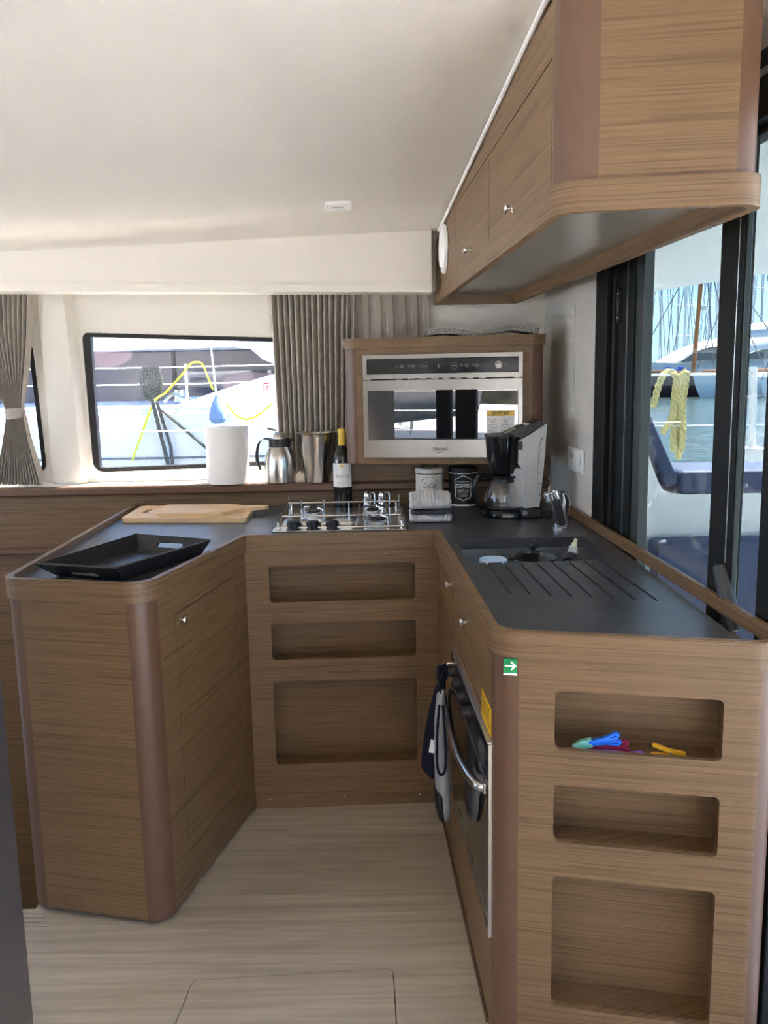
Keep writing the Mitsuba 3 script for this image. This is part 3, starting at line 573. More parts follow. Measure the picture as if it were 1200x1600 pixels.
# in the sink
bw = thing('bowl', 'pale blue plastic tub standing in the sink', 'tub')
add('body', lathe([(0, 0), (.033, 0), (.041, .148), (.039, .150), (.031, .004), (0, .004)], (.322, 2.515, .8105), 48), 'mat_bowl', bw)
pn = thing('saucepan', 'small pot with a glass lid and black knob, in the sink', 'pot')
PX, PY = .455, 2.60
add('body', lathe([(0, 0), (.064, 0), (.070, .004), (.072, .128), (.076, .130), (.070, .131), (.067, .006), (0, .006)], (PX, PY, .8105), 48), 'mat_steel_hob', pn)
pl = add('lid', lathe([(0, .014), (.04, .011), (.070, .0), (.075, .0), (.074, .003), (.04, .015), (0, .018)], (PX, PY, .942), 48), 'mat_black_gloss', pn, label='domed dark lid')
add('lid_knob', lathe([(0, 0), (.006, 0), (.006, .008), (.012, .013), (.013, .020), (.008, .026), (0, .027)], (PX, PY, .959), 28), 'mat_black', pl, label='black lid knob')
add('pot_handle', wire(spl([(.52, 2.56, .925), (.545, 2.545, .952), (.565, 2.53, .955), (.585, 2.51, .93)], 6), .008, 12), 'mat_black', pn)
bl = thing('sponge_box', 'blue plastic box lying between the tub and the pot in the sink', 'box')
add('body', rbox(.368, .425, 2.462, 2.505, .8105, .944, .006), 'mat_blue_lid', bl)
add('lid', rbox(.366, .427, 2.460, 2.507, .942, .951, .004), 'mat_blue_lid', bl)
# dish soap bottle leaning in the corner of the sink
db = thing('soap_bottle', 'clear dish soap bottle with a cream nozzle leaning in the sink', 'bottle')
Fs = fr((.560, 2.60, .815), (.93, 0, -.36), (0, 1, 0)); Fs = fr((.545, 2.60, .822), (.95, .1, -.30), (-.05, .97, -.18))
add('body', put(lathe([(0, 0), (.028, 0), (.031, .004), (.031, .075), (.024, .095), (.030, .115), (.024, .128), (.013, .138), (.0125, .137), (.0228, .127), (.0285, .114), (.0225, .095), (.0295, .074), (.0295, .005), (0, .004)], (0, 0, 0), 32), Fs), 'mat_glass', db)
add('liquid', put(lathe([(0, .006), (.0285, .006), (.0285, .072), (.0215, .094), (.028, .113), (0, .118)], (0, 0, 0), 32), Fs), 'mat_soap', db, label='clear soap')
add('label', put(lathe([(.0312, .02), (.0316, .02), (.0316, .065), (.0312, .065)], (0, 0, 0), 32), Fs), 'mat_ink_grey', db)
add('collar', put(cyl((0, 0, .136), (0, 0, .156), .016, .014), Fs), 'mat_tank', db)
add('nozzle', put(lathe([(0, 0), (.0095, 0), (.0095, .010), (.006, .014), (.0055, .026), (0, .027)], (0, 0, .155), 24), Fs), 'mat_nozzle', db, label='cream nozzle')
mat('mat_nozzle', S(226, 226, 190), 0.5, 0.3)
mat('mat_soap', S(196, 204, 204), 0.1, 0.5)
# --- faucet
fc = thing('faucet', 'chrome faucet with a dark insert behind the sink', 'faucet')
add('base', lathe([(0, 0), (.026, 0), (.026, .004), (.0235, .006), (.0235, .014), (0, .015)], (.612, 2.955, ZC), 36), 'mat_chrome', fc)
add('body', loft([[(cx + rx * math.cos(a), 2.955 + .02 * math.sin(a), z) for a in np.linspace(0, 6.2832, 28, endpoint=False)] for cx, rx, z in ((.612, .0225, .975), (.617, .022, 1.0), (.622, .021, 1.04), (.622, .021, 1.065), (.617, .017, 1.085), (.615, .014, 1.092))]), 'mat_chrome', fc, smooth=40)
add('lever', box(.603, .632, 2.93, 2.975, 1.088, 1.094, .002), 'mat_chrome', fc, label='flat lever on top')
Fa = fr((.612, 2.928, .985), (1, 0, .27), (-.27, 0, 1))
add('arm', put(ext(rrect(-.018, .018, -.012, .122, .012), -.012, .004), Fa), 'mat_chrome', fc)
add('insert', put(ext(rrect(-.0135, .0135, -.006, .105, .012), .0035, .0062), Fa), 'mat_black', fc, label='dark insert')
add('spout', join(put(rbox(-.034, -.004, .085, .122, -.016, .012, .006), Fa), put(rbox(-.003, .016, .085, .124, -.016, .010, .005), Fa)), 'mat_chrome', fc)

# ================================================================= THINGS ON THE WORKTOP AND SILL
# tray
tr = thing('tray', 'black serving tray with cut-out handles on the left worktop', 'tray')
tb = [np.array(p) for p in ((-.925, 2.375), (-.715, 2.300), (-.570, 2.622), (-.785, 2.690))]
cen = sum(tb) / 4
def lip_ring(k, z): return [np.append(cen + (p - cen) * k, z) for p in tb]
r0, r1 = lip_ring(1.0, ZC + .001), lip_ring(1.0, ZC + .045)
r1 = [np.array([*(np.array(a)), ZC + .047]) for a in ((-.958, 2.330), (-.710, 2.235), (-.545, 2.640), (-.803, 2.735))]
add('base', m3.Manifold.hull_points(np.array([*r0, *[p + [0, 0, .005] for p in r0]])), 'mat_tray', tr)
for i in range(4):
    a0, b0, a1, b1 = r0[i], r0[(i + 1) % 4], r1[i], r1[(i + 1) % 4]
    u = b0 - a0; L_ = np.linalg.norm(u); mid = (a0 + b0) / 2; v = (a1 + b1) / 2 - mid; Fw = fr(mid, u, v)
    inv = lambda p: ((p - Fw[:, 3]) @ Fw[:, :3])
    q = [inv(p)[:2] for p in (a0, b0, b1, a1)]
    pol = Polygon(q)
    if i % 2 == 0: pol = pol.difference(rrect(-.045, .045, .016, .034, .009))
    add('side', put(ext(pol, -.006, 0), Fw), 'mat_tray', tr)
# cutting boards
b1 = thing('cutting_board', 'large wooden cutting board with a slot, under the small one', 'cutting board')
B1 = fillet([(-1.000, 3.245), (-.515, 3.190), (-.525, 3.480), (-1.005, 3.545)], [.015] * 4)
cb1 = ext(B1, ZC + .0005, ZC + .019)
slot = LineString([(-.945, 3.36), (-.94, 3.44)]).buffer(.012)
gr = B1.buffer(-.022).difference(B1.buffer(-.028)).difference(sbox(-1.1, 3, -.90, 3.6))
cb1 = cb1 - ext(slot, ZC - .01, ZC + .05) - ext(gr, ZC + .017, ZC + .03)
add('board', cb1, 'mat_board', b1)
b2 = thing('cutting_board', 'small wooden board with a handle, lying on the large cutting board', 'cutting board')
B2 = fillet([(-.875, 3.265), (-.610, 3.245), (-.560, 3.345), (-.465, 3.375), (-.455, 3.41), (-.555, 3.415), (-.615, 3.46), (-.885, 3.475)], [.02, .03, .05, .012, .012, .05, .03, .02])
cb2 = ext(B2, ZC + .0195, ZC + .0325) - ext(LineString([(-.475, 3.394), (-.490, 3.392)]).buffer(.006), ZC, ZC + .1)
add('board', cb2, 'mat_board', b2)
# paper towel
pt = thing('paper_towel_roll', 'white kitchen paper roll standing on the window sill', 'paper roll')
add('roll', lathe([(.019, 0), (.088, 0), (.090, .003), (.090, .236), (.088, .239), (.019, .239)], (-.658, 3.652, SILL + .001), 64), 'mat_paper', pt)
add('core', lathe([(.0175, .001), (.0190, .001), (.0190, .2385), (.0175, .2385)], (-.658, 3.652, SILL + .001), 32), 'mat_board', pt, label='cardboard core')
# vacuum jug
tj = thing('vacuum_jug', 'brushed steel vacuum jug with a black handle on the window sill', 'jug')
jx, jy = -.436, 3.643
add('body', lathe([(0, 0), (.064, 0), (.0655, .004), (.066, .06), (.064, .095), (.057, .125), (.047, .147), (.045, .150), (0, .150)], (jx, jy, SILL + .001), 56), 'mat_steel_pot', tj)
add('collar', lathe([(0, .148), (.046, .148), (.044, .165), (.045, .184), (0, .184)], (jx, jy, SILL), 48), 'mat_black', tj)
add('spout', loft([[(jx + .034 + t * .034, jy + (.022 - t * .019) * math.cos(a) , SILL + .172 + t * .009 + (.012 - t * .009) * math.sin(a)) for a in np.linspace(0, 6.2832, 14, endpoint=False)] for t in (0, .5, 1)]), 'mat_black', tj)
add('lid', lathe([(0, .183), (.030, .183), (.029, .195), (.022, .207), (.010, .213), (0, .214)], (jx, jy, SILL), 40), 'mat_steel_pot', tj, label='domed steel lid')
add('thumb_lever', put(rbox(-.062, -.022, -.008, .008, -.003, .003, .0028), fr((jx + .012, jy, SILL + .213), (1, 0, -.25), (0, 1, 0))), 'mat_black', tj)
hpts = spl([(-.040, .182), (-.066, .184), (-.086, .165), (-.096, .125), (-.095, .09), (-.083, .055)], 6)
add('handle', loft([[(jx + x + .007 * math.cos(a) * (1 if i < len(hpts) - 4 else .6), jy + .011 * math.sin(a), SILL + z + .004 * math.cos(a)) for a in np.linspace(0, 6.2832, 14, endpoint=False)] for i, (x, z) in enumerate(hpts)]), 'mat_black', tj, smooth=40)
# ice bucket
ib = thing('ice_bucket', 'tapered steel ice bucket on the window sill beside the vacuum jug', 'bucket')
add('body', lathe([(0, 0), (.052, 0), (.054, .003), (.074, .190), (.0795, .203), (.086, .206), (.087, .209), (.085, .210), (.077, .205), (.072, .19), (.052, .006), (0, .005)], (-.279, 3.628, SILL + .001), 64), 'mat_steel_pot', ib)
# wine bottle
wb = thing('wine_bottle', 'dark wine bottle with a yellow capsule, in front of the microwave housing', 'bottle')
wx, wy = -.168, 3.542
add('glass', lathe([(0, 0), (.034, 0), (.0365, .004), (.0375, .10), (.0385, .195), (.036, .213), (.028, .230), (.018, .243), (.0145, .252), (.0143, .262), (0, .262)], (wx, wy, ZC + .0005), 48), 'mat_bottle', wb)
add('capsule', lathe([(0, .255), (.0148, .255), (.0152, .30), (.0158, .305), (.0158, .318), (.0135, .322), (0, .3225)], (wx, wy, ZC), 40), 'mat_foil', wb, label='yellow capsule')
aw = math.radians(-92)
arc = [(wx + .0389 * math.cos(aw + t), wy + .0389 * math.sin(aw + t)) for t in np.linspace(-1.25, 1.25, 30)]
add('label', loft([[(wx + .0380 * math.cos(aw + t), wy + .0380 * math.sin(aw + t), ZC + z) for t in np.linspace(-1.3, 1.3, 30)] + [(wx + .0391 * math.cos(aw + t), wy + .0391 * math.sin(aw + t), ZC + z) for t in np.linspace(1.3, -1.3, 30)] for z in (.086, .183)]), 'mat_label', wb, label='white paper label')
flat = np.column_stack([np.eye(3), np.zeros(3)])
def wbar(u0, u1, v0, v1): return sheet(lambda u, v: (wx + .0394 * math.cos(aw + u / .0389), wy + .0394 * math.sin(aw + u / .0389), v), np.linspace(u0, u1, 10), [v0, v1], np.array([0, .0008, 0]))
def lab(m, k): add(k, wrap(m, (wx, wy), .0389, aw), m_, wb)
m_ = 'mat_ink'; lab(text('δάμσα Γα', .011, flat, 0, ZC + .126, depth=.0006, width=.056), 'lettering')
add('emblem', wbar(-.0055, .0055, ZC + .167, ZC + .179), 'mat_gold', wb, label='small gold square')
m_ = 'mat_ink_grey'
for i, w in enumerate((.030, .036, .020)): add('small_print', wbar(-w / 2, w / 2, ZC + .094 + i * .005, ZC + .0952 + i * .005), m_, wb)
# towels
def towel(name, lab_, x0, x1, y0, y1, z0, z1, m, ribs, skew, cat_='towel'):
    def prof(u):   # folded edge: rounded front, u 0..1 round the section in (y, z)
        return u
    rings = []
    xs = np.linspace(x0, x1, 176); n = 40; hz = (z1 - z0) / 2; cy = (y0 + y1) / 2; hy = (y1 - y0) / 2; cz = (z0 + z1) / 2
    for x in xs:
        t = (x - x0) / (x1 - x0); rr = []
        rib = .0026 * abs(math.sin(t * math.pi * ribs)) ** .4 if ribs else 0
        end = min(1, min(t, 1 - t) / .05) ** .5 * .12 + .88
        for a in np.linspace(0, 2 * math.pi, n, endpoint=False):
            c, s = math.cos(a), math.sin(a); k = 5.0
            yy = hy * abs(c) ** (2 / k) * (1 if c > 0 else -1); zz = hz * abs(s) ** (2 / 2.6) * (1 if s > 0 else -1)
            f_ = 1 + .0 * a
            bump = rib * (1 if s > -.3 else .3)
            rr.append((x + skew * (yy / hy) + (.004 * math.sin(5 * a) if t in (0, 1) else 0), cy + yy * end + (-bump if c < -.5 else 0) + skew * 1.2 * (t - .5), max(z0 + .0003, cz + zz * end + (bump if s > .2 else 0) + .0025 * math.sin(t * 7 + 1 + z0 * 90) * (1 if s > 0 else 0))))
        rings.append(rr)
    k = thing(name, lab_, cat_)
    add('cloth', loft(rings), m, k, smooth=50)
    return k
k = towel('folded_towel', 'light grey ribbed kitchen towel at the bottom of the stack', .098, .248, 3.105, 3.300, ZC, ZC + .030, 'mat_towel', 11, .002)
k = towel('folded_towel', 'dark grey kitchen towel between two light ones', .103, .249, 3.105, 3.295, ZC + .030, ZC + .050, 'mat_towel_dark', 0, .003)
k = towel('folded_towel', 'light grey ribbed kitchen towel on top of the stack', .098, .247, 3.095, 3.300, ZC + .049, ZC + .098, 'mat_towel', 11, .003)
# canisters
def canister(name, lab_, x, y, m, mt, mrim, h, R):
    k = thing(name, lab_, 'canister')
    add('body', lathe([(0, 0), (R - .002, 0), (R, .002), (R, h - .024), (R - .003, h - .024), (0, h - .024)], (x, y, ZC), 56), m, k)
    add('rim', lathe([(R - .004, 0), (R + .001, 0), (R + .0016, .003), (R + .001, .006), (R - .004, .006)], (x, y, ZC), 56), mrim, k)
    lid = add('lid', lathe([(0, h - .0245), (R + .001, h - .0245), (R + .0015, h - .022), (R + .0015, h - .006), (R - .002, h - .003), (0, h)], (x, y, ZC), 56), mt, k)
    add('lid_band', lathe([(R - .002, h - .0275), (R + .002, h - .0275), (R + .002, h - .0245), (R - .002, h - .0245)], (x, y, ZC), 56), 'mat_ink' if m != 'mat_ink' else 'mat_white', k)
    return k, lid
def shield(w, h, kind):
    if kind: p = [(-.5, .32), (-.44, .40), (-.30, .42), (-.12, .50), (0, .53), (.12, .50), (.30, .42), (.44, .40), (.5, .32), (.46, .15), (.43, -.05), (.46, -.25), (.40, -.38), (.15, -.43), (0, -.5), (-.15, -.43), (-.40, -.38), (-.46, -.25), (-.43, -.05), (-.46, .15)]
    else: p = [(-.5, .30), (-.42, .34), (-.40, .40), (-.26, .42), (-.14, .49), (0, .51), (.14, .49), (.26, .42), (.40, .40), (.42, .34), (.5, .30), (.5, -.5), (-.5, -.5)]
    return Polygon([(a * w, b * h) for a, b in p])
for (nm2, lb, x, y, m, mt, mr, mi_, words) in (
    ('sugar_canister', 'white canister lettered SUGAR beside the coffee canister', .190, 3.545, 'mat_cream_tin', 'mat_cream_tin', 'mat_cream_tin', 'mat_ink', 'SUGAR'),
    ('coffee_canister', 'black canister lettered COFFEE beside the coffee maker', .330, 3.548, 'mat_ink', 'mat_black_soft', 'mat_white', 'mat_white', 'COFFEE')):
    R = .0565; h = .160
    k, lid = canister(nm2, lb, x, y, m, mt, mr, h, R)
    a0 = math.atan2(-y, -x)
    add('handle', wire(spl([(x - .03, y - .02, ZC + h - .003), (x - .028, y - .02, ZC + h + .012), (x, y - .02, ZC + h + .014), (x + .028, y - .02, ZC + h + .012), (x + .03, y - .02, ZC + h - .003)], 6), .002), 'mat_ink' if mi_ == 'mat_ink' else 'mat_black', lid)
    sh = shield(.074, .100, words == 'COFFEE'); zc_ = ZC + .072
    line = [np.array(q) for q in sh.exterior.segmentize(.004).coords]
    def onto(u, v, w=.0006): a = a0 + u / R; return (x + (R + w) * math.cos(a), y + (R + w) * math.sin(a), zc_ + v)
    add('emblem', tube([onto(*q) for q in line], .0013 if words == 'COFFEE' else .0008, 6), mi_, k, label='printed frame')
    add('lettering', wrap(text(words, .0150, flat, 0, zc_ + .004, depth=.0006, bold=words == 'COFFEE', width=.058 if words == 'COFFEE' else .056), (x, y), R, a0), mi_, k)
    for (t_, hh, v, w) in ((("World's Greatest", .007, .022, .056), ('finest sweet goodness', .004, -.006, .052), ('since 1897', .0035, -.015, .03)) if words == 'SUGAR' else (('PREMIUM BLEND', .0042, .026, .05), ('Finest Coffee Beans', .0046, -.008, .048), ('100% Arabica', .0055, -.016, .046), ('Est. Authentic', .0045, -.026, .034), ('Traditional taste', .004, -.033, .036))):
        add('lettering', wrap(text(t_, hh, flat, 0, zc_ + v, depth=.0005, width=w), (x, y), R, a0), mi_, k)
# coffee maker
cm = thing('coffee_maker', 'black and grey filter coffee maker with a glass jug', 'coffee maker')
kx, ky = .450, 3.232
add('base', loft([[(kx + .022 + (r + .02 * max(0, math.cos(a))) * math.cos(a) * 1.02, ky + .01 + r * .86 * math.sin(a), ZC + z) for a in np.linspace(0, 6.2832, 44, endpoint=False)] for r, z in ((.090, .0005), (.096, .004), (.096, .018), (.088, .032), (.078, .038))]), 'mat_black_gloss', cm, smooth=40)
add('hot_plate', lathe([(0, .036), (.066, .036), (.067, .040), (0, .042)], (kx, ky, ZC), 44), 'mat_aluminium', cm)
side = [(.520, 1.003), (.515, 1.145), (.500, 1.170), (.500, 1.255), (.520, 1.265), (.600, 1.316), (.603, 1.312), (.592, 1.15), (.578, 1.008)]
Fk = fr((0, ky - .062, 0), (1, 0, 0))
add('tank', put(ext(Polygon(side), -.108, 0), Fk), 'mat_tank', cm, label='grey water tank')
add('back_body', box(.475, .521, ky - .03, ky + .046, ZC + .036, 1.15, .003), 'mat_tank', cm)
add('tank_foot', box(.505, .590, ky - .066, ky + .060, ZC + .001, 1.004, .004), 'mat_black', cm)
add('hinge_block', box(.498, .512, ky - .070, ky - .060, 1.222, 1.252, .001), 'mat_black', cm)
sw = add('switch', put(cyl((.523, .987, .004), (.523, .987, .007), .010, n=20), Fk), 'mat_steel', cm)
add('gauge', tube([(x, ky - .0635, z) for x, z in spl([(.592, 1.275), (.577, 1.24), (.571, 1.17), (.573, 1.09), (.581, 1.045)], 6)], .0007, 5), 'mat_ink_grey', cm)
for i in range(6): add('gauge_mark', put(box(.580 - .0012 * i, .586 - .0012 * i, 1.262 - i * .042, 1.2635 - i * .042, 0, .0009, .0002), Fk), 'mat_ink', cm)
add('basket', lathe([(0, 1.128), (.040, 1.128), (.046, 1.131), (.060, 1.19), (.066, 1.268), (.066, 1.273), (0, 1.273)], (kx, ky, 0), 48), 'mat_black_gloss', cm, label='black filter basket')
add('basket_rim', lathe([(.058, 1.270), (.068, 1.270), (.068, 1.277), (0, 1.279), (0, 1.272)], (kx, ky, 0), 48), 'mat_black', cm)
add('flap', m3.Manifold.hull_points(np.array([(x, y, z) for y in (ky - .06, ky + .046) for x, z in ((.44, 1.276), (.515, 1.266), (.598, 1.318), (.575, 1.327), (.50, 1.300))])), 'mat_black', cm, label='black lid flap')
Fl = fr((.498, ky - .058, 1.2995), (.94, 0, .34), (0, 1, 0))
add('label_strip', put(box(.030, .046, .0, .10, .0, .0012, .0003), Fl), 'mat_tank', cm)
Fl2 = fr((.443, ky - .0575, 1.278), (.93, 0, .38), (0, 1, 0))
add('label_strip', put(box(.004, .056, .004, .05, .0, .0012, .0003), Fl2), 'mat_ink_grey', cm)
add('label_strip', put(box(.012, .050, .004, .018, .0012, .002, .0003), Fl2), 'mat_gold', cm)
jg = add('jug', lathe([(0, 1.008), (.062, 1.008), (.069, 1.016), (.0705, 1.032), (.064, 1.062), (.050, 1.092), (.043, 1.106), (.045, 1.114)][:8] + [(.0435, 1.114), (.0415, 1.106), (.0485, 1.091), (.0625, 1.061), (.069, 1.032), (.0675, 1.017), (.061, 1.0095), (0, 1.0095)], (kx, ky, 0), 56), 'mat_glass', cm, label='glass coffee jug')
add('jug_lid', lathe([(0, 1.112), (.050, 1.112), (.055, 1.116), (.050, 1.121), (.02, 1.126), (0, 1.127)], (kx, ky, 0), 44), 'mat_black', jg)
add('jug_collar', lathe([(.0435, 1.098), (.0485, 1.098), (.0475, 1.110), (.0435, 1.110)], (kx, ky, 0), 44), 'mat_black', jg)
hd = spl([(kx - .040, ky - .015, 1.112), (kx - .070, ky - .025, 1.126), (kx - .098, ky - .035, 1.120), (kx - .110, ky - .038, 1.085), (kx - .105, ky - .036, 1.04), (kx - .090, ky - .03, 1.012), (kx - .066, ky - .02, 1.010)], 6)
add('jug_handle', tube(hd, .0095, 14), 'mat_black_gloss', jg, label='black jug handle')
add('lettering', wrap(text('Bomann', .009, flat, 0, ZC + .010, depth=.0006, width=.038), (kx + .022, ky + .01), .0965, math.radians(-98)), 'mat_white', cm)
pl_ = thing('power_cable', 'black cable with a plug lying behind the faucet', 'cable')
add('cable', tube(spl([(.588, 3.30, ZC + .012), (.61, 3.27, ZC + .006), (.635, 3.22, ZC + .006), (.66, 3.25, ZC + .006), (.675, 3.33, ZC + .006)], 8), .0035, 8), 'mat_black', pl_)
add('plug', rbox(.60, .628, 3.16, 3.19, ZC + .0005, ZC + .024, .006), 'mat_black', pl_)
for dz in (.007, .017): add('pin', cyl((.625, 3.165, ZC + dz), (.645, 3.160, ZC + dz), .0022, n=10), 'mat_chrome', pl_)
# black grip beside the door
gp = thing('door_grip', 'black tubular grip beside the cockpit door', 'grip')
add('grip', cyl((.776, 1.86, .93), (.768, 1.928, 1.062), .0195, .0195, 32), 'mat_grip', gp)
add('end_cap', cyl((.768, 1.928, 1.0615), (.7678, 1.930, 1.0655), .0180, .0165, 28), 'mat_black', gp)
# clothes pegs in the top niche of the end panel; u along the panel, w out of it
def peg(name, lab_, m, loc, ang, flip=1, m2=None):
    F = FR @ np.vstack([np.column_stack([np.eye(3), loc]), [0, 0, 0, 1]])
    a = math.radians(ang); Rm = np.array([[math.cos(a), -math.sin(a), 0, 0], [math.sin(a), math.cos(a), 0, 0], [0, 0, 1, 0], [0, 0, 0, 1]])
    F = F @ Rm
    k = thing(name, lab_, 'clothes peg')
    arm = LineString([(0, .004), (.030, .0045), (.062, .011)]).buffer(.0035).difference(LineString([(.048, .008), (.060, .0105)]).buffer(.0012))
    add('jaw', put(ext(arm, -.005, .005), F), m, k); add('jaw', put(ext(Polygon([(x, -y) for x, y in arm.exterior.coords]), -.005, .005), F), m, k)
    add('spring', put(cyl((.026, 0, -.006), (.026, 0, .006), .004, n=16), F), 'mat_aluminium', k)
    if m2: add('tip', put(ext(sbox(-.012, -.0085, .022, .0085), -.0052, .0052), F), m2, k)
    return k
peg('clothes_peg', 'yellow clothes peg lying alone at the right in the upper niche', 'mat_peg_yellow', (.385, .7185, -.045), 172)
def loop_peg(lab_, m, loc, ang, tip):
    F = FR @ np.vstack([np.column_stack([np.eye(3), loc]), [0, 0, 0, 1]]); a = math.radians(ang)
    F = F @ np.array([[math.cos(a), -math.sin(a), 0, 0], [math.sin(a), math.cos(a), 0, 0], [0, 0, 1, 0], [0, 0, 0, 1]])
    k = thing('clothes_peg', lab_, 'clothes peg')
    for s in (1, -1):
        o = [(.018, s * .004), (.05, s * .006), (.074, s * .013), (.080, s * .009), (.074, s * .004), (.05, s * .003), (.02, s * .0015)]
        lp = LineString(o).buffer(.0024)
        add('jaw', put(ext(lp, -.006 + .002 * s, .006 + .002 * s), F), m, k)
    if tip: add('tip', put(ext(Polygon([(-.02, 0), (.002, .009), (.022, .009), (.022, -.009), (.0, -.009)]), -.0065, .0065), F), tip, k)
    else: add('tip', put(ext(Polygon([(-.012, 0), (.0, .006), (.022, .006), (.022, -.006), (.0, -.006)]), -.0055, .0055), F), m, k)
loop_peg('blue clothes peg with pale green jaws in the upper niche', 'mat_peg_blue', (.178, .730, -.040), 14, 'mat_peg_teal')
loop_peg('red clothes peg half hidden behind the blue one', 'mat_peg_red', (.195, .7175, -.050), 8, None)
loop_peg('purple clothes peg lying low in the upper niche', 'mat_peg_purple', (.225, .7175, -.032), -4, None)
# ceiling fitting
vf = thing('ceiling_fitting', 'small white rectangular fitting on the ceiling', 'fitting')
zf = zceil(-.14, 3.15); Fv = fr((-.14, 3.155, zf + .001), (1, .06, .031), (0.0, -1, .049)); Fv[:, 2] *= 1
add('frame', put(box(-.047, .047, -.045, .045, 0.0, .014, .003) - box(-.022, .018, -.012, .012, .010, .02, .0005), Fv), 'mat_white', vf)
add('insert', put(box(-.022, .018, -.012, .012, .002, .0105, .0005), Fv), 'mat_ink_grey', vf)
# curtains
def curtain(name, lab_, fx, zs, us, amp, npl, y0, phase, jit, tie=None):
    rr = np.random.default_rng(abs(int(phase * 100)) + 3); ph = rr.uniform(-jit, jit, 64)
    def fn(u, z):
        xa, xb = fx(z); q = u * npl; w = 2 * math.pi * q + ph[int(q) % 64] * math.sin(math.pi * (q % 1)) + phase
        s_ = math.sin(w) + .3 * math.sin(2 * w + 1) + .10 * math.sin(u * 23 + z * 2)
        return (xa + (xb - xa) * (u + .012 * math.sin(w * 1.0 + 1.2)), y0 + amp(z) * s_, z + .006 * math.sin(w + 1) * (z < 1.12))
    k = thing(name, lab_, 'curtain')
    add('fabric', sheet(fn, us, zs, np.array([0, .0018, 0])), 'mat_curtain', k, smooth=50)
    return k
def itp(z, pts):
    zs, vs_ = zip(*sorted(pts)); return float(np.interp(z, zs, vs_))
kL = curtain('curtain', 'grey pleated curtain gathered by a tie band at the left window', lambda z: (itp(z, [(1.85, -1.74), (1.7, -1.73), (1.55, -1.66), (1.42, -1.585), (1.385, -1.578), (1.35, -1.578), (1.25, -1.60), (1.062, -1.65)]), itp(z, [(1.85, -1.435), (1.7, -1.45), (1.55, -1.475), (1.42, -1.503), (1.385, -1.506), (1.35, -1.50), (1.25, -1.487), (1.075, -1.445), (1.062, -1.44)])),
        np.concatenate([np.linspace(1.856, 1.42, 14), np.linspace(1.40, 1.35, 5), np.linspace(1.33, 1.072, 12)]), np.linspace(0, 1, 300), lambda z: itp(z, [(1.85, .018), (1.5, .022), (1.385, .012), (1.3, .016), (1.07, .026)]), 15, 3.655, .4, .8)
add('tie_band', loft([[(-1.542 + .041 * math.cos(a), 3.655 + .026 * math.sin(a), z + .004 * math.cos(a)) for a in np.linspace(0, 6.2832, 30, endpoint=False)] for z in (1.348, 1.352, 1.388, 1.392)]), 'mat_curtain', kL, label='fabric tie band')
curtain('curtain', 'grey gathered curtain at the right of the window, beside the microwave housing', lambda z: (itp(z, [(1.84, -.462), (1.1, -.446)]), itp(z, [(1.84, -.098), (1.1, -.125)])), np.linspace(1.846, 1.09, 26), np.linspace(0, 1, 330), lambda z: .019, 15, 3.722, 1.3, 1.1)
def flatfn(u, z):
    x = -.125 + u * (itp(z, [(1.84, .330), (1.6, .338)])); q = (u * 6.5) % 1
    return (x, 3.716 + (.0 if q < .5 else .010) + .004 * math.sin(u * 9), z)
kf = thing('curtain', 'flat pleated grey curtain above the microwave housing', 'curtain')
add('fabric', sheet(flatfn, np.linspace(0, 1, 160), np.linspace(1.84, 1.20, 8), np.array([0, .0015, 0])), 'mat_curtain', kf, smooth=20)

# ================================================================= OUTSIDE
WZ = -1.1
add('sea', trimesh.Trimesh(np.array([(-900, -900, WZ), (900, -900, WZ), (900, 900, WZ), (-900, 900, WZ)], float), np.array([[0, 1, 2], [0, 2, 3]]), process=False), 'mat_water', label='calm green blue harbour water', kind='stuff', smooth=False)
# own cockpit
struct('cockpit_deck', box(.83, 4.2, -1.6, 3.8, -.12, -.04, .01), 'mat_outside_white')
def hz(x, y):
    e = 1.86 + .14 * (x - 1.21); t = max(0, (y - 1.2) / 2.9)
    return e + (2.16 - e) * (1 - t ** 3)
ht = thing('hardtop', 'white roof overhanging the cockpit outside the glass door', 'roof')
add('shell', sheet(lambda a, y: (xw(y) + .066 + a * (3.6 - xw(y)), y, hz(xw(y) + a * 2.8, y)), np.linspace(0, 1, 14), np.linspace(.2, 4.1, 28), np.array([0, 0, .07])), 'mat_outside_white', ht, smooth=40)
ck = thing('cockpit_coaming', 'white moulded cockpit side with a sloping shoulder outside the door', 'coaming')
co = Polygon([(.86, -.1), (.86, 1.46), (1.06, 1.45), *[tuple(p) for p in spl([(1.10, 1.38), (1.18, 1.18), (1.255, .99), (1.30, .945), (1.38, .935)], 5)], (3.6, .935), (3.6, -.1)])
add('shell', put(ext(co, -.35, 0), fr((0, 3.9, 0), (1, 0, 0))), 'mat_outside_white', ck)
add('seat_base', box(1.22, 3.6, 3.55, 3.9, -.04, .165, .02), 'mat_outside_white', ck)
bs = thing('cockpit_cushion', 'sloping navy blue bolster on the cockpit shoulder', 'cushion')
add('cushion', put(rbox(0, .50, -.005, .058, .0, .30, .014), fr((1.300, 3.905, .965), (-.46, 0, 1.0), (1, 0, .46))), 'mat_navy', bs)
sp_ = thing('cockpit_cushion', 'long navy blue pad lying on the cockpit coaming', 'cushion')
add('pad', rbox(1.345, 3.5, 3.885, 4.25, .937, 1.045, .025), 'mat_navy', sp_)
bk = thing('cockpit_cushion', 'navy blue backrest low on the cockpit side', 'cushion')
add('cushion', rbox(1.205, 3.5, 3.80, 3.899, .167, .745, .03), 'mat_navy', bk)
add('seam', rbox(1.225, 1.229, 3.796, 3.81, .2, .72, .0018, 6), 'mat_black', bk)
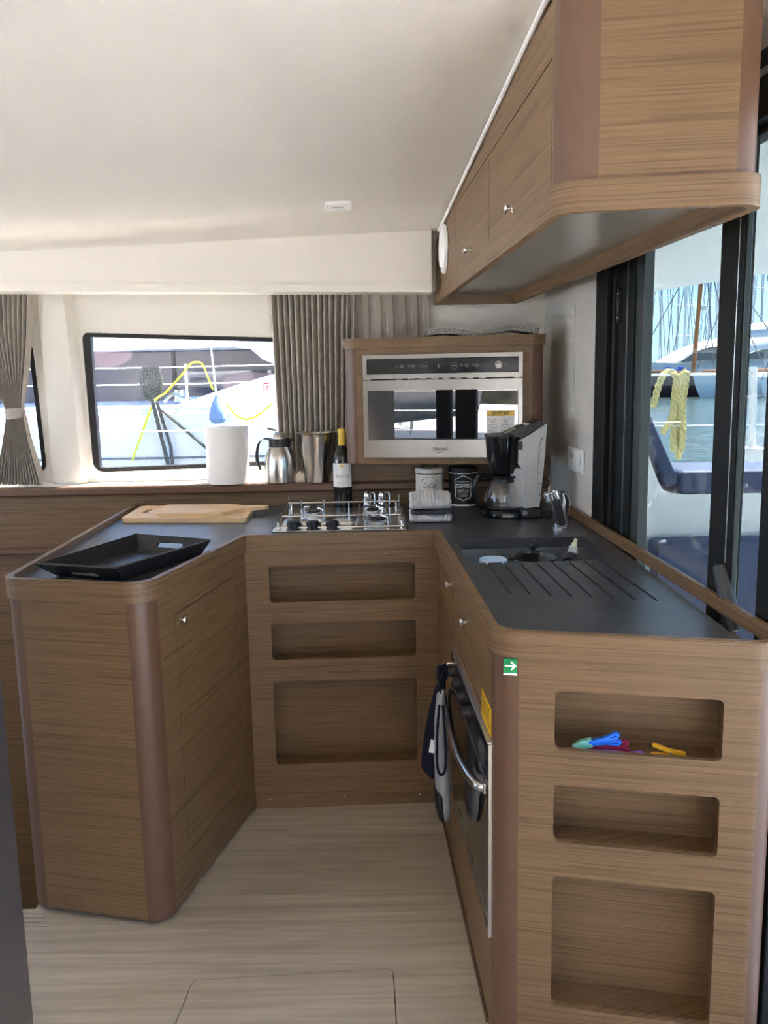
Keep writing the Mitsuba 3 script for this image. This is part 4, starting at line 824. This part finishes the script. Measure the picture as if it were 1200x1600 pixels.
# rope coil on the rail, stanchions and wires
rp = thing('rope_coil', 'thick cream rope hanging in loops over the rail', 'rope')
def rope(pts, r=.017):   # three strands laid round each other
    p = spl(pts, 14); L_ = np.concatenate([[0], np.cumsum(np.linalg.norm(np.diff(p, axis=0), axis=1))]); q = np.arange(0, L_[-1], .006)
    c = np.column_stack([np.interp(q, L_, p[:, i]) for i in range(3)]); t = np.gradient(c, axis=0); t /= np.linalg.norm(t, axis=1, keepdims=True)
    b = np.cross(t, [0, 1.0, 0]); b /= np.linalg.norm(b, axis=1, keepdims=True); n_ = np.cross(b, t)
    return join(*[tube(c + .52 * r * (np.cos(q / .016 + k)[:, None] * b + np.sin(q / .016 + k)[:, None] * n_), r * .56, 7) for k in (0, 2.094, 4.189)])
y0 = 4.45
sc_ = y0 / 3.9
def rx(px): return (px - 600) / 1350 * y0 * 1.02
def rz_(py): return 1.52 - (py - 586) / 1350 * y0 * 1.02
for L_ in ([(1013, 648), (1024, 612), (1036, 597), (1047, 604), (1048, 632), (1042, 665), (1030, 690)], [(1057, 600), (1052, 630), (1050, 670), (1047, 718)], [(1058, 596), (1064, 604), (1062, 650), (1061, 700), (1056, 730)], [(1059, 597), (1056, 640), (1058, 690), (1060, 715)]):
    add('strand', rope([(rx(a), y0 + .02 * i_ % .05, rz_(b)) for i_, (a, b) in enumerate(L_)]), 'mat_rope_cream', rp)
rl = thing('guard_rail', 'white cockpit guard rail with wires', 'railing')
add('wire', tube([(.9, y0 + .02, 1.472), (4.5, y0 + .02, 1.46)], .008, 6), 'mat_white', rl)
add('wire', tube([(.9, y0 + .02, 1.21), (4.5, y0 + .02, 1.20)], .004, 6), 'mat_white', rl)
add('post', cyl((1.93, y0 + .03, .75), (1.905, y0 + .03, 1.5), .019), 'mat_white', rl)
add('post_foot', box(1.88, 1.98, y0 - .02, y0 + .08, .93, 1.09, .01), 'mat_white', rl)
add('brace', cyl((2.16, y0 + .03, 1.0), (2.20, y0 + .03, 1.5), .012), 'mat_white', rl)

# own white decks outside the saloon windows on the camera's side, and the roof edge above them
struct('foredeck', box(-9.0, -3.66, -4.2, 3.6, .38, .44, .01), 'mat_outside_white')
struct('side_deck_far', box(-3.66, 3.5, -4.2, -2.26, .34, .40, .01), 'mat_outside_white')
struct('roof_edge', join(box(-4.2, 1.0, -2.9, -2.2, 2.45, 2.53, .01), box(-4.2, -3.6, -2.2, 3.8, 2.05, 2.13, .01)), 'mat_outside_white')
# boats
def hull(L, B, Hb, Hs, draft=.3, n=24):
    rings = []
    for i in range(n + 1):
        t = i / n; b = B / 2 * (1 - max(0, (t - .35) / .65) ** 2.3) * (.86 + .14 * min(1, t / .35)); h = Hs + (Hb - Hs) * t ** 1.6; x = t * L
        b = max(b, .02); xo = lambda f: x + (f - 1) * .06 * L * t ** 3
        rings.append([(xo(1), -b, h), (xo(.7), -b * .96, h * .45), (xo(.3), -b * .8, 0), (xo(.1), -b * .35, -draft), (xo(.1), b * .35, -draft), (xo(.3), b * .8, 0), (xo(.7), b * .96, h * .45), (xo(1), b, h)])
    return loft(rings)
def world(at, deg): return fr((at[0], at[1], WZ), (math.cos(math.radians(deg)), math.sin(math.radians(deg)), 0), (-math.sin(math.radians(deg)), math.cos(math.radians(deg)), 0))
def stays(root, F, top, pts, r=.035):
    for p in pts: add('stay', put(tube([top, p], r, 5), F), 'mat_wire', root)
def yacht(lab_, at, deg, L, mast_h, group='sailing yachts moored across the harbour', mastm='mat_mast', r=.09, hullm='mat_hull_white', cover=True):
    F = world(at, deg); k = thing('sailing_yacht', lab_, 'sailboat', group if group else None); B = L * .29
    add('hull', put(hull(L, B, L * .115, L * .09), F), hullm, k)
    add('cabin', put(loft([[(x, -w, L * .095), (x, -w * .85, h), (x, w * .85, h), (x, w, L * .095)] for x, w, h in ((L * .28, B * .25, L * .13), (L * .5, B * .27, L * .135), (L * .7, B * .16, L * .115))]), F), 'mat_outside_white', k)
    m_x = L * .56
    add('mast', put(cyl((m_x, 0, L * .1), (m_x, 0, mast_h), r, r * .7, 10), F), mastm, k)
    add('boom', put(cyl((m_x - .1, 0, L * .2), (m_x - L * .36, 0, L * .2), .07, n=8), F), 'mat_mast', k)
    if cover: add('sail_cover', put(loft([[(x, .16 * math.cos(a), L * .2 + .12 + .18 * math.sin(a)) for a in np.linspace(0, 6.28, 10, endpoint=False)] for x in (m_x - .2, m_x - L * .2, m_x - L * .35)]), F), 'mat_sail_blue', k)
    for z in (.45, .7):
        zz = mast_h * z; sp_w = B * .36
        add('spreader', put(cyl((m_x, -sp_w, zz), (m_x, sp_w, zz), .035, n=6), F), 'mat_mast', k)
    stays(k, F, (m_x, 0, mast_h), [(L * .99, 0, L * .115), (.1, 0, L * .1), (m_x, B * .46, L * .1), (m_x, -B * .46, L * .1)])
    return k
Dy = 70.0
# white yacht with pale hull in front, its bow to the left
yacht('white sailing yacht with a pale hull right of the dark bow', (39.5, 66.0), 174, 15.5, 21.0, None)
# dark hulled sailboat with varnished mast, bow to the left
F = world((36.0, 73.0), 183); dk = thing('dark_sailboat', 'dark hulled classic sailboat with an anchor on its bow and a varnished mast', 'sailboat')
add('hull', put(hull(15.5, 4.2, 2.25, 1.45), F), 'mat_hull_dark', dk)
add('rail_cap', put(tube([(x, -2.1 * (1 - max(0, (x / 15.5 - .35) / .65) ** 2.3) * (.86 + .14 * min(1, x / 15.5 / .35)), 1.45 + .8 * (x / 15.5) ** 1.6 + .04) for x in np.linspace(.2, 15.3, 24)], .09, 6), F), 'mat_varnish', dk)
add('rail_cap', put(tube([(x, 2.1 * (1 - max(0, (x / 15.5 - .35) / .65) ** 2.3) * (.86 + .14 * min(1, x / 15.5 / .35)), 1.45 + .8 * (x / 15.5) ** 1.6 + .04) for x in np.linspace(.2, 15.3, 24)], .09, 6), F), 'mat_varnish', dk)
add('deckhouse', put(box(3.0, 9.0, -1.0, 1.0, 1.5, 2.15, .06), F), 'mat_varnish', dk)
add('mast', put(cyl((10.2, 0, 1.6), (9.4, 0, 17.0), .19, .13, 12), F), 'mat_varnish', dk)
add('lantern', put(box(9.3, 9.75, -.5, .1, 7.0, 7.35, .03), F), 'mat_mast', dk)
add('deck_gear', put(join(*[rbox(10.6 + i * .5, 10.95 + i * .5, -.4 + .2 * (i % 3), .3, 1.9, 2.3 + .15 * (i % 2), .06, 6) for i in range(4)]), F), 'mat_sail_blue', dk)
stays(dk, F, (9.6, 0, 12.5), [(15.3, 0, 2.2), (1.0, 0, 1.6), (7.5, 1.9, 1.6), (7.5, -1.9, 1.6), (4.0, .5, 1.6)], .045)
# big white motor yacht behind
F = world((48.0, 86.0), 178); my = thing('motor_yacht', 'large white motor yacht behind the dark sailboat', 'motor yacht')
add('hull', put(hull(24, 6.2, 3.0, 2.2), F), 'mat_hull_white', my)
def cab(x0, x1, xt0, xt1, w, z0, z1, n=12):
    R = []
    for i in range(n + 1):
        t = i / n; z = z0 + (z1 - z0) * math.sin(t * math.pi / 2); c = math.cos(t * math.pi / 2) ** .7
        a, b = x0 + (xt0 - x0) * t ** 1.3, x1 + (xt1 - x1) * t ** 1.3; ww = w * (.62 + .38 * c)
        R.append([(a, -ww, z), ((a + b) / 2, -ww * 1.02, z), (b - (b - a) * .12, -ww * .75, z), (b, 0, z), (b - (b - a) * .12, ww * .75, z), ((a + b) / 2, ww * 1.02, z), (a, ww, z)])
    return loft(R)
add('superstructure', put(cab(2.0, 21.5, 3.0, 13.0, 2.7, 2.2, 5.2), F), 'mat_hull_white', my, smooth=45)
add('flybridge', put(cab(4.0, 14.5, 5.0, 10.0, 2.0, 4.9, 6.6), F), 'mat_hull_white', my, smooth=45)
add('radar_arch', put(join(cyl((7.2, -1.6, 6.0), (6.0, -1.2, 8.2), .16), cyl((7.2, 1.6, 6.0), (6.0, 1.2, 8.2), .16), box(5.6, 6.5, -1.3, 1.3, 8.0, 8.3, .05)), F), 'mat_hull_white', my)
for (a, b, z0, z1) in ((15.0, 19.3, 2.9, 4.25), (9.0, 14.0, 3.0, 4.0)):
    pts = spl([(b, z0), ((a + b) / 2 + .4, (z0 + z1) / 2 + .35), (a + .4, z1), (a, z1 - .2), (a - .2, z0 + .3)], 5)
    for s in (1, -1):
        g = Polygon([tuple(p) for p in pts]).buffer(.05)
        add('window', put(put(ext(g, -.9, .1), fr((0, s * 2.62 - (0.25 if a > 14 else 0) * s, 0), (1, 0, 0), (0, 0, 1))), F), 'mat_window_grey', my)
for i, (x, y, L_, mh_) in enumerate(((30.1, 92, 11, 22), (33.9, 92, 11, 13), (37.4, 92, 11, 23), (41.4, 92, 11, 24), (31.9, 106, 11, 24), (35.6, 106, 11, 25), (40.3, 106, 11, 23), (48.4, 106, 11, 26), (42.5, 120, 11, 27), (47.0, 120, 11, 24))):
    yacht('white sailing yacht among the row of masts across the harbour', (x + L_ * .44 * .0, y), 90, L_, mh_, r=.16)
# white yacht at the right of the meeting stile with blue sail cover
yacht('white sailing yacht with a wooden boom right of the meeting stile', (27.0 + 12, 61.5), 176, 12.0, 19.0, None, r=.22, cover=True)
q_ = thing('quay', 'pale stone quay far across the harbour', 'quay')
add('wall', box(-60, 160, 140, 146, WZ - 1, WZ + 1.3, .1), 'mat_quay', q_)

# neighbouring catamaran beyond the windows on the hull side
nc = thing('catamaran', 'white catamaran moored alongside, beyond the left window', 'sailboat')
ny = 7.0
add('hull', loft([[(x, ny + .12, WZ - .2), (x, ny + .02, 0), (x, ny - .02, .6), (x, ny, 1.2), (x, ny + .06, 1.27), (x, ny + 1.4, 1.29), (x, ny + 1.4, WZ - .2)] for x in np.linspace(-11, 1.2, 8)]), 'mat_hull_white', nc)
add('rub_rail', box(-11, 1.2, ny - .035, ny + .0, .845, .860, .004), 'mat_wire', nc)
add('window_band', box(-7.0, 1.0, ny + .98, ny + 1.05, 1.27, 1.73, .01), 'mat_window_boat', nc, label='dark wraparound saloon windows')
for x in (-3.4, -1.9, -.2): add('window_mullion', box(x, x + .03, ny + .96, ny + .985, 1.27, 1.72, .003), 'mat_black', nc)
rf = Polygon([(-7.5, 1.70), (-1.25, 1.735), (-1.1, 1.72), *[tuple(p) for p in spl([(-1.0, 1.63), (-.85, 1.58), (-.5, 1.57)], 4)], (1.3, 1.60), (1.3, 2.13), (-.6, 2.12), (-3.0, 2.02), (-7.5, 1.95)])
add('roof', put(ext(rf, -1.4, .55), fr((0, ny + .95, 0), (1, 0, 0))), 'mat_hull_white', nc)
sl = Polygon([(-1.75, 1.26), *[tuple(p) for p in spl([(-1.6, 1.30), (-1.2, 1.42), (-.75, 1.535), (-.3, 1.59), (.3, 1.62)], 4)], (1.2, 1.65), (1.2, 1.26)])
add('coaming', put(ext(sl, -.3, 0), fr((0, ny + .2, 0), (1, 0, 0))), 'mat_hull_white', nc, label='white coaming rising to the right')
Fl_ = fr((-1.062, ny + .198, 1.338), (1, 0, 0))
add('lettering', text('NAUTITECH', .018, Fl_, 0, 0, depth=.002, center=False, width=.16), 'mat_ink_grey', nc)
add('emblem', put(join(box(.090, .097, .035, .095, 0, .003, .0005), box(.090, .135, .088, .095, 0, .003, .0005), box(.112, .119, .030, .072, 0, .003, .0005), box(.112, .135, .065, .072, 0, .003, .0005)), Fl_), 'mat_logo_red', nc)
for x, zt2 in ((-1.585, 1.60), (-3.6, 1.60), (-.72, 1.72), (.9, 1.72)): add('stanchion', cyl((x, ny + .1, 1.27), (x, ny + .1, zt2), .011, n=10), 'mat_white', nc)
for z in (1.575, 1.44): add('guard_wire', tube([(-8, ny + .1, z + .03), (-3.6, ny + .1, z + .005), (-1.585, ny + .1, z), (1.2, ny + .1, z + .02)], .0065, 6), 'mat_white', nc)
add('grab_rail', tube(spl([(-2.55, ny + .5, 1.98), (-2.45, ny + .5, 2.02), (-1.3, ny + .5, 2.08)], 6), .009, 6), 'mat_aluminium', nc)
add('winch', lathe([(0, 0), (.06, 0), (.05, .05), (.055, .10), (0, .11)], (-1.70, ny + .35, 1.29), 20), 'mat_chrome', nc)
add('cleat', tube(spl([(-1.78, ny + .12, 1.30), (-1.70, ny + .1, 1.36), (-1.62, ny + .12, 1.33), (-1.5, ny + .12, 1.325)], 5), .012, 8), 'mat_chrome', nc)
yr = thing('yellow_line', 'thin yellow line looped over the neighbouring rail', 'rope')
add('line', tube(spl([(-2.02, ny - .06, .84), (-1.93, ny - .06, 1.05), (-1.82, ny - .05, 1.30), (-1.74, ny + .05, 1.38), (-1.60, ny + .08, 1.53), (-1.53, ny + .085, 1.605), (-1.45, ny + .085, 1.60), (-1.41, ny + .085, 1.50), (-1.37, ny + .09, 1.39)], 8), .0085, 6), 'mat_rope_yellow', yr)
yr2 = thing('yellow_line', 'thin yellow line sagging below the neighbouring deck edge', 'rope')
add('line', tube(spl([(-1.24, ny - .06, 1.28), (-1.17, ny - .06, 1.19), (-1.08, ny - .06, 1.155), (-.98, ny - .06, 1.19), (-.88, ny - .06, 1.27)], 8), .008, 6), 'mat_rope_yellow', yr2)
dc = thing('rope_coil', 'dark rope coil hung on the neighbouring rail', 'rope')
for i in range(6):
    dx = (i - 2.5) * .022
    add('strand', tube(spl([(-1.86 + dx, ny + .06, 1.58), (-1.875 + dx * 1.2, ny + .05, 1.46), (-1.85 + dx * .8, ny + .045, 1.33 - .02 * (i % 2)), (-1.83 + dx, ny + .05, 1.45), (-1.85 + dx, ny + .06, 1.58)], 7), .011, 6), 'mat_rope_dark', dc)
ml = thing('mooring_line', 'dark mooring line crossing the neighbouring hull', 'rope')
add('strand', tube([(-1.83, ny - .06, 1.33), (-1.72, ny - .07, .75)], .016, 6), 'mat_rope_dark', ml)
add('strand', tube([(-1.79, ny - .06, 1.30), (-1.70, ny - .07, .95), (-1.69, ny - .07, .70)], .014, 6), 'mat_rope_dark', ml)
add('strand', tube([(-1.76, ny - .06, 1.24), (-1.25, ny - .07, .78)], .012, 6), 'mat_rope_dark', ml)
fd = thing('fender', 'pale blue teardrop fender hanging from a thin line', 'fender')
add('body', lathe([(0, 0), (.045, .008), (.066, .04), (.064, .09), (.040, .16), (.016, .205), (.012, .225), (0, .226)], (-1.298, ny - .15, 1.125), 32), 'mat_fender', fd)
add('line', tube([(-1.298, ny - .15, 1.31), (-1.34, ny - .02, 1.60), (-1.37, ny + .05, 1.86)], .008, 6), 'mat_white', fd)
# own lifelines outside the window
wl = thing('lifeline', 'white lifeline wire outside the left window', 'wire')
add('wire', tube([(-4.2, 4.35, 1.245), (1.5, 4.35, 1.235)], .004, 6), 'mat_white', wl)
# own side deck
struct('side_deck', box(-6, 2.6, 3.83, 4.4, .55, .62, .01), 'mat_deck')
# boats on the camera side, seen mirrored in the microwave window
yacht('farther sailing yacht behind the viewer, mirrored in the microwave window', (-14.0, -21.0), 172, 12.0, 15.0, None, cover=False)
yacht('nearer sailing yacht behind the viewer, mirrored in the microwave window', (2.5, -13.0), 186, 13.0, 16.0, None, cover=False)

rr_ = thing('guard_rail', 'white guard rail behind the viewer, mirrored in the microwave window', 'railing')
for z in (.75, 1.0, 1.25): add('wire', tube([(-8, -4.1, z), (3.4, -4.1, z)], .008, 6), 'mat_white', rr_)
for x in (-6.2, -4.4, -3.0, -1.9, .2): add('post', cyl((x, -4.1, .4), (x, -4.1, 1.28), .014, n=10), 'mat_aluminium', rr_)

dg = thing('dinghy', 'grey dinghy hung behind the viewer, mirrored at the left of the microwave window', 'dinghy')
Fg = fr((-5.3, -6.4, .62), (1, -.12, .10), (.12, 1, 0))
add('hull', put(hull(3.4, 1.4, .62, .45, .12, 16), Fg), 'mat_deck_grey', dg)
add('bench', put(box(1.0, 1.3, -.55, .55, .40, .46, .01), Fg), 'mat_outside_white', dg)
mat('mat_deck_grey', S(150, 152, 156), 0.5, 0.4)
qw = thing('breakwater', 'dark stone breakwater behind the viewer, mirrored in the microwave window', 'breakwater')
add('wall', box(-60, 30, -46, -42, WZ - 1, 2.2, .2), 'mat_breakwater', qw)
mat('mat_breakwater', proc(lambda p, n, uv: mix(S(60, 62, 54), S(120, 116, 104), noise(p.x * 1.1, p.z * 1.6, p.y))), 0.9, 0.1)
mat('mat_grip', (0.032, 0.036, 0.038), 0.4, 0.5)
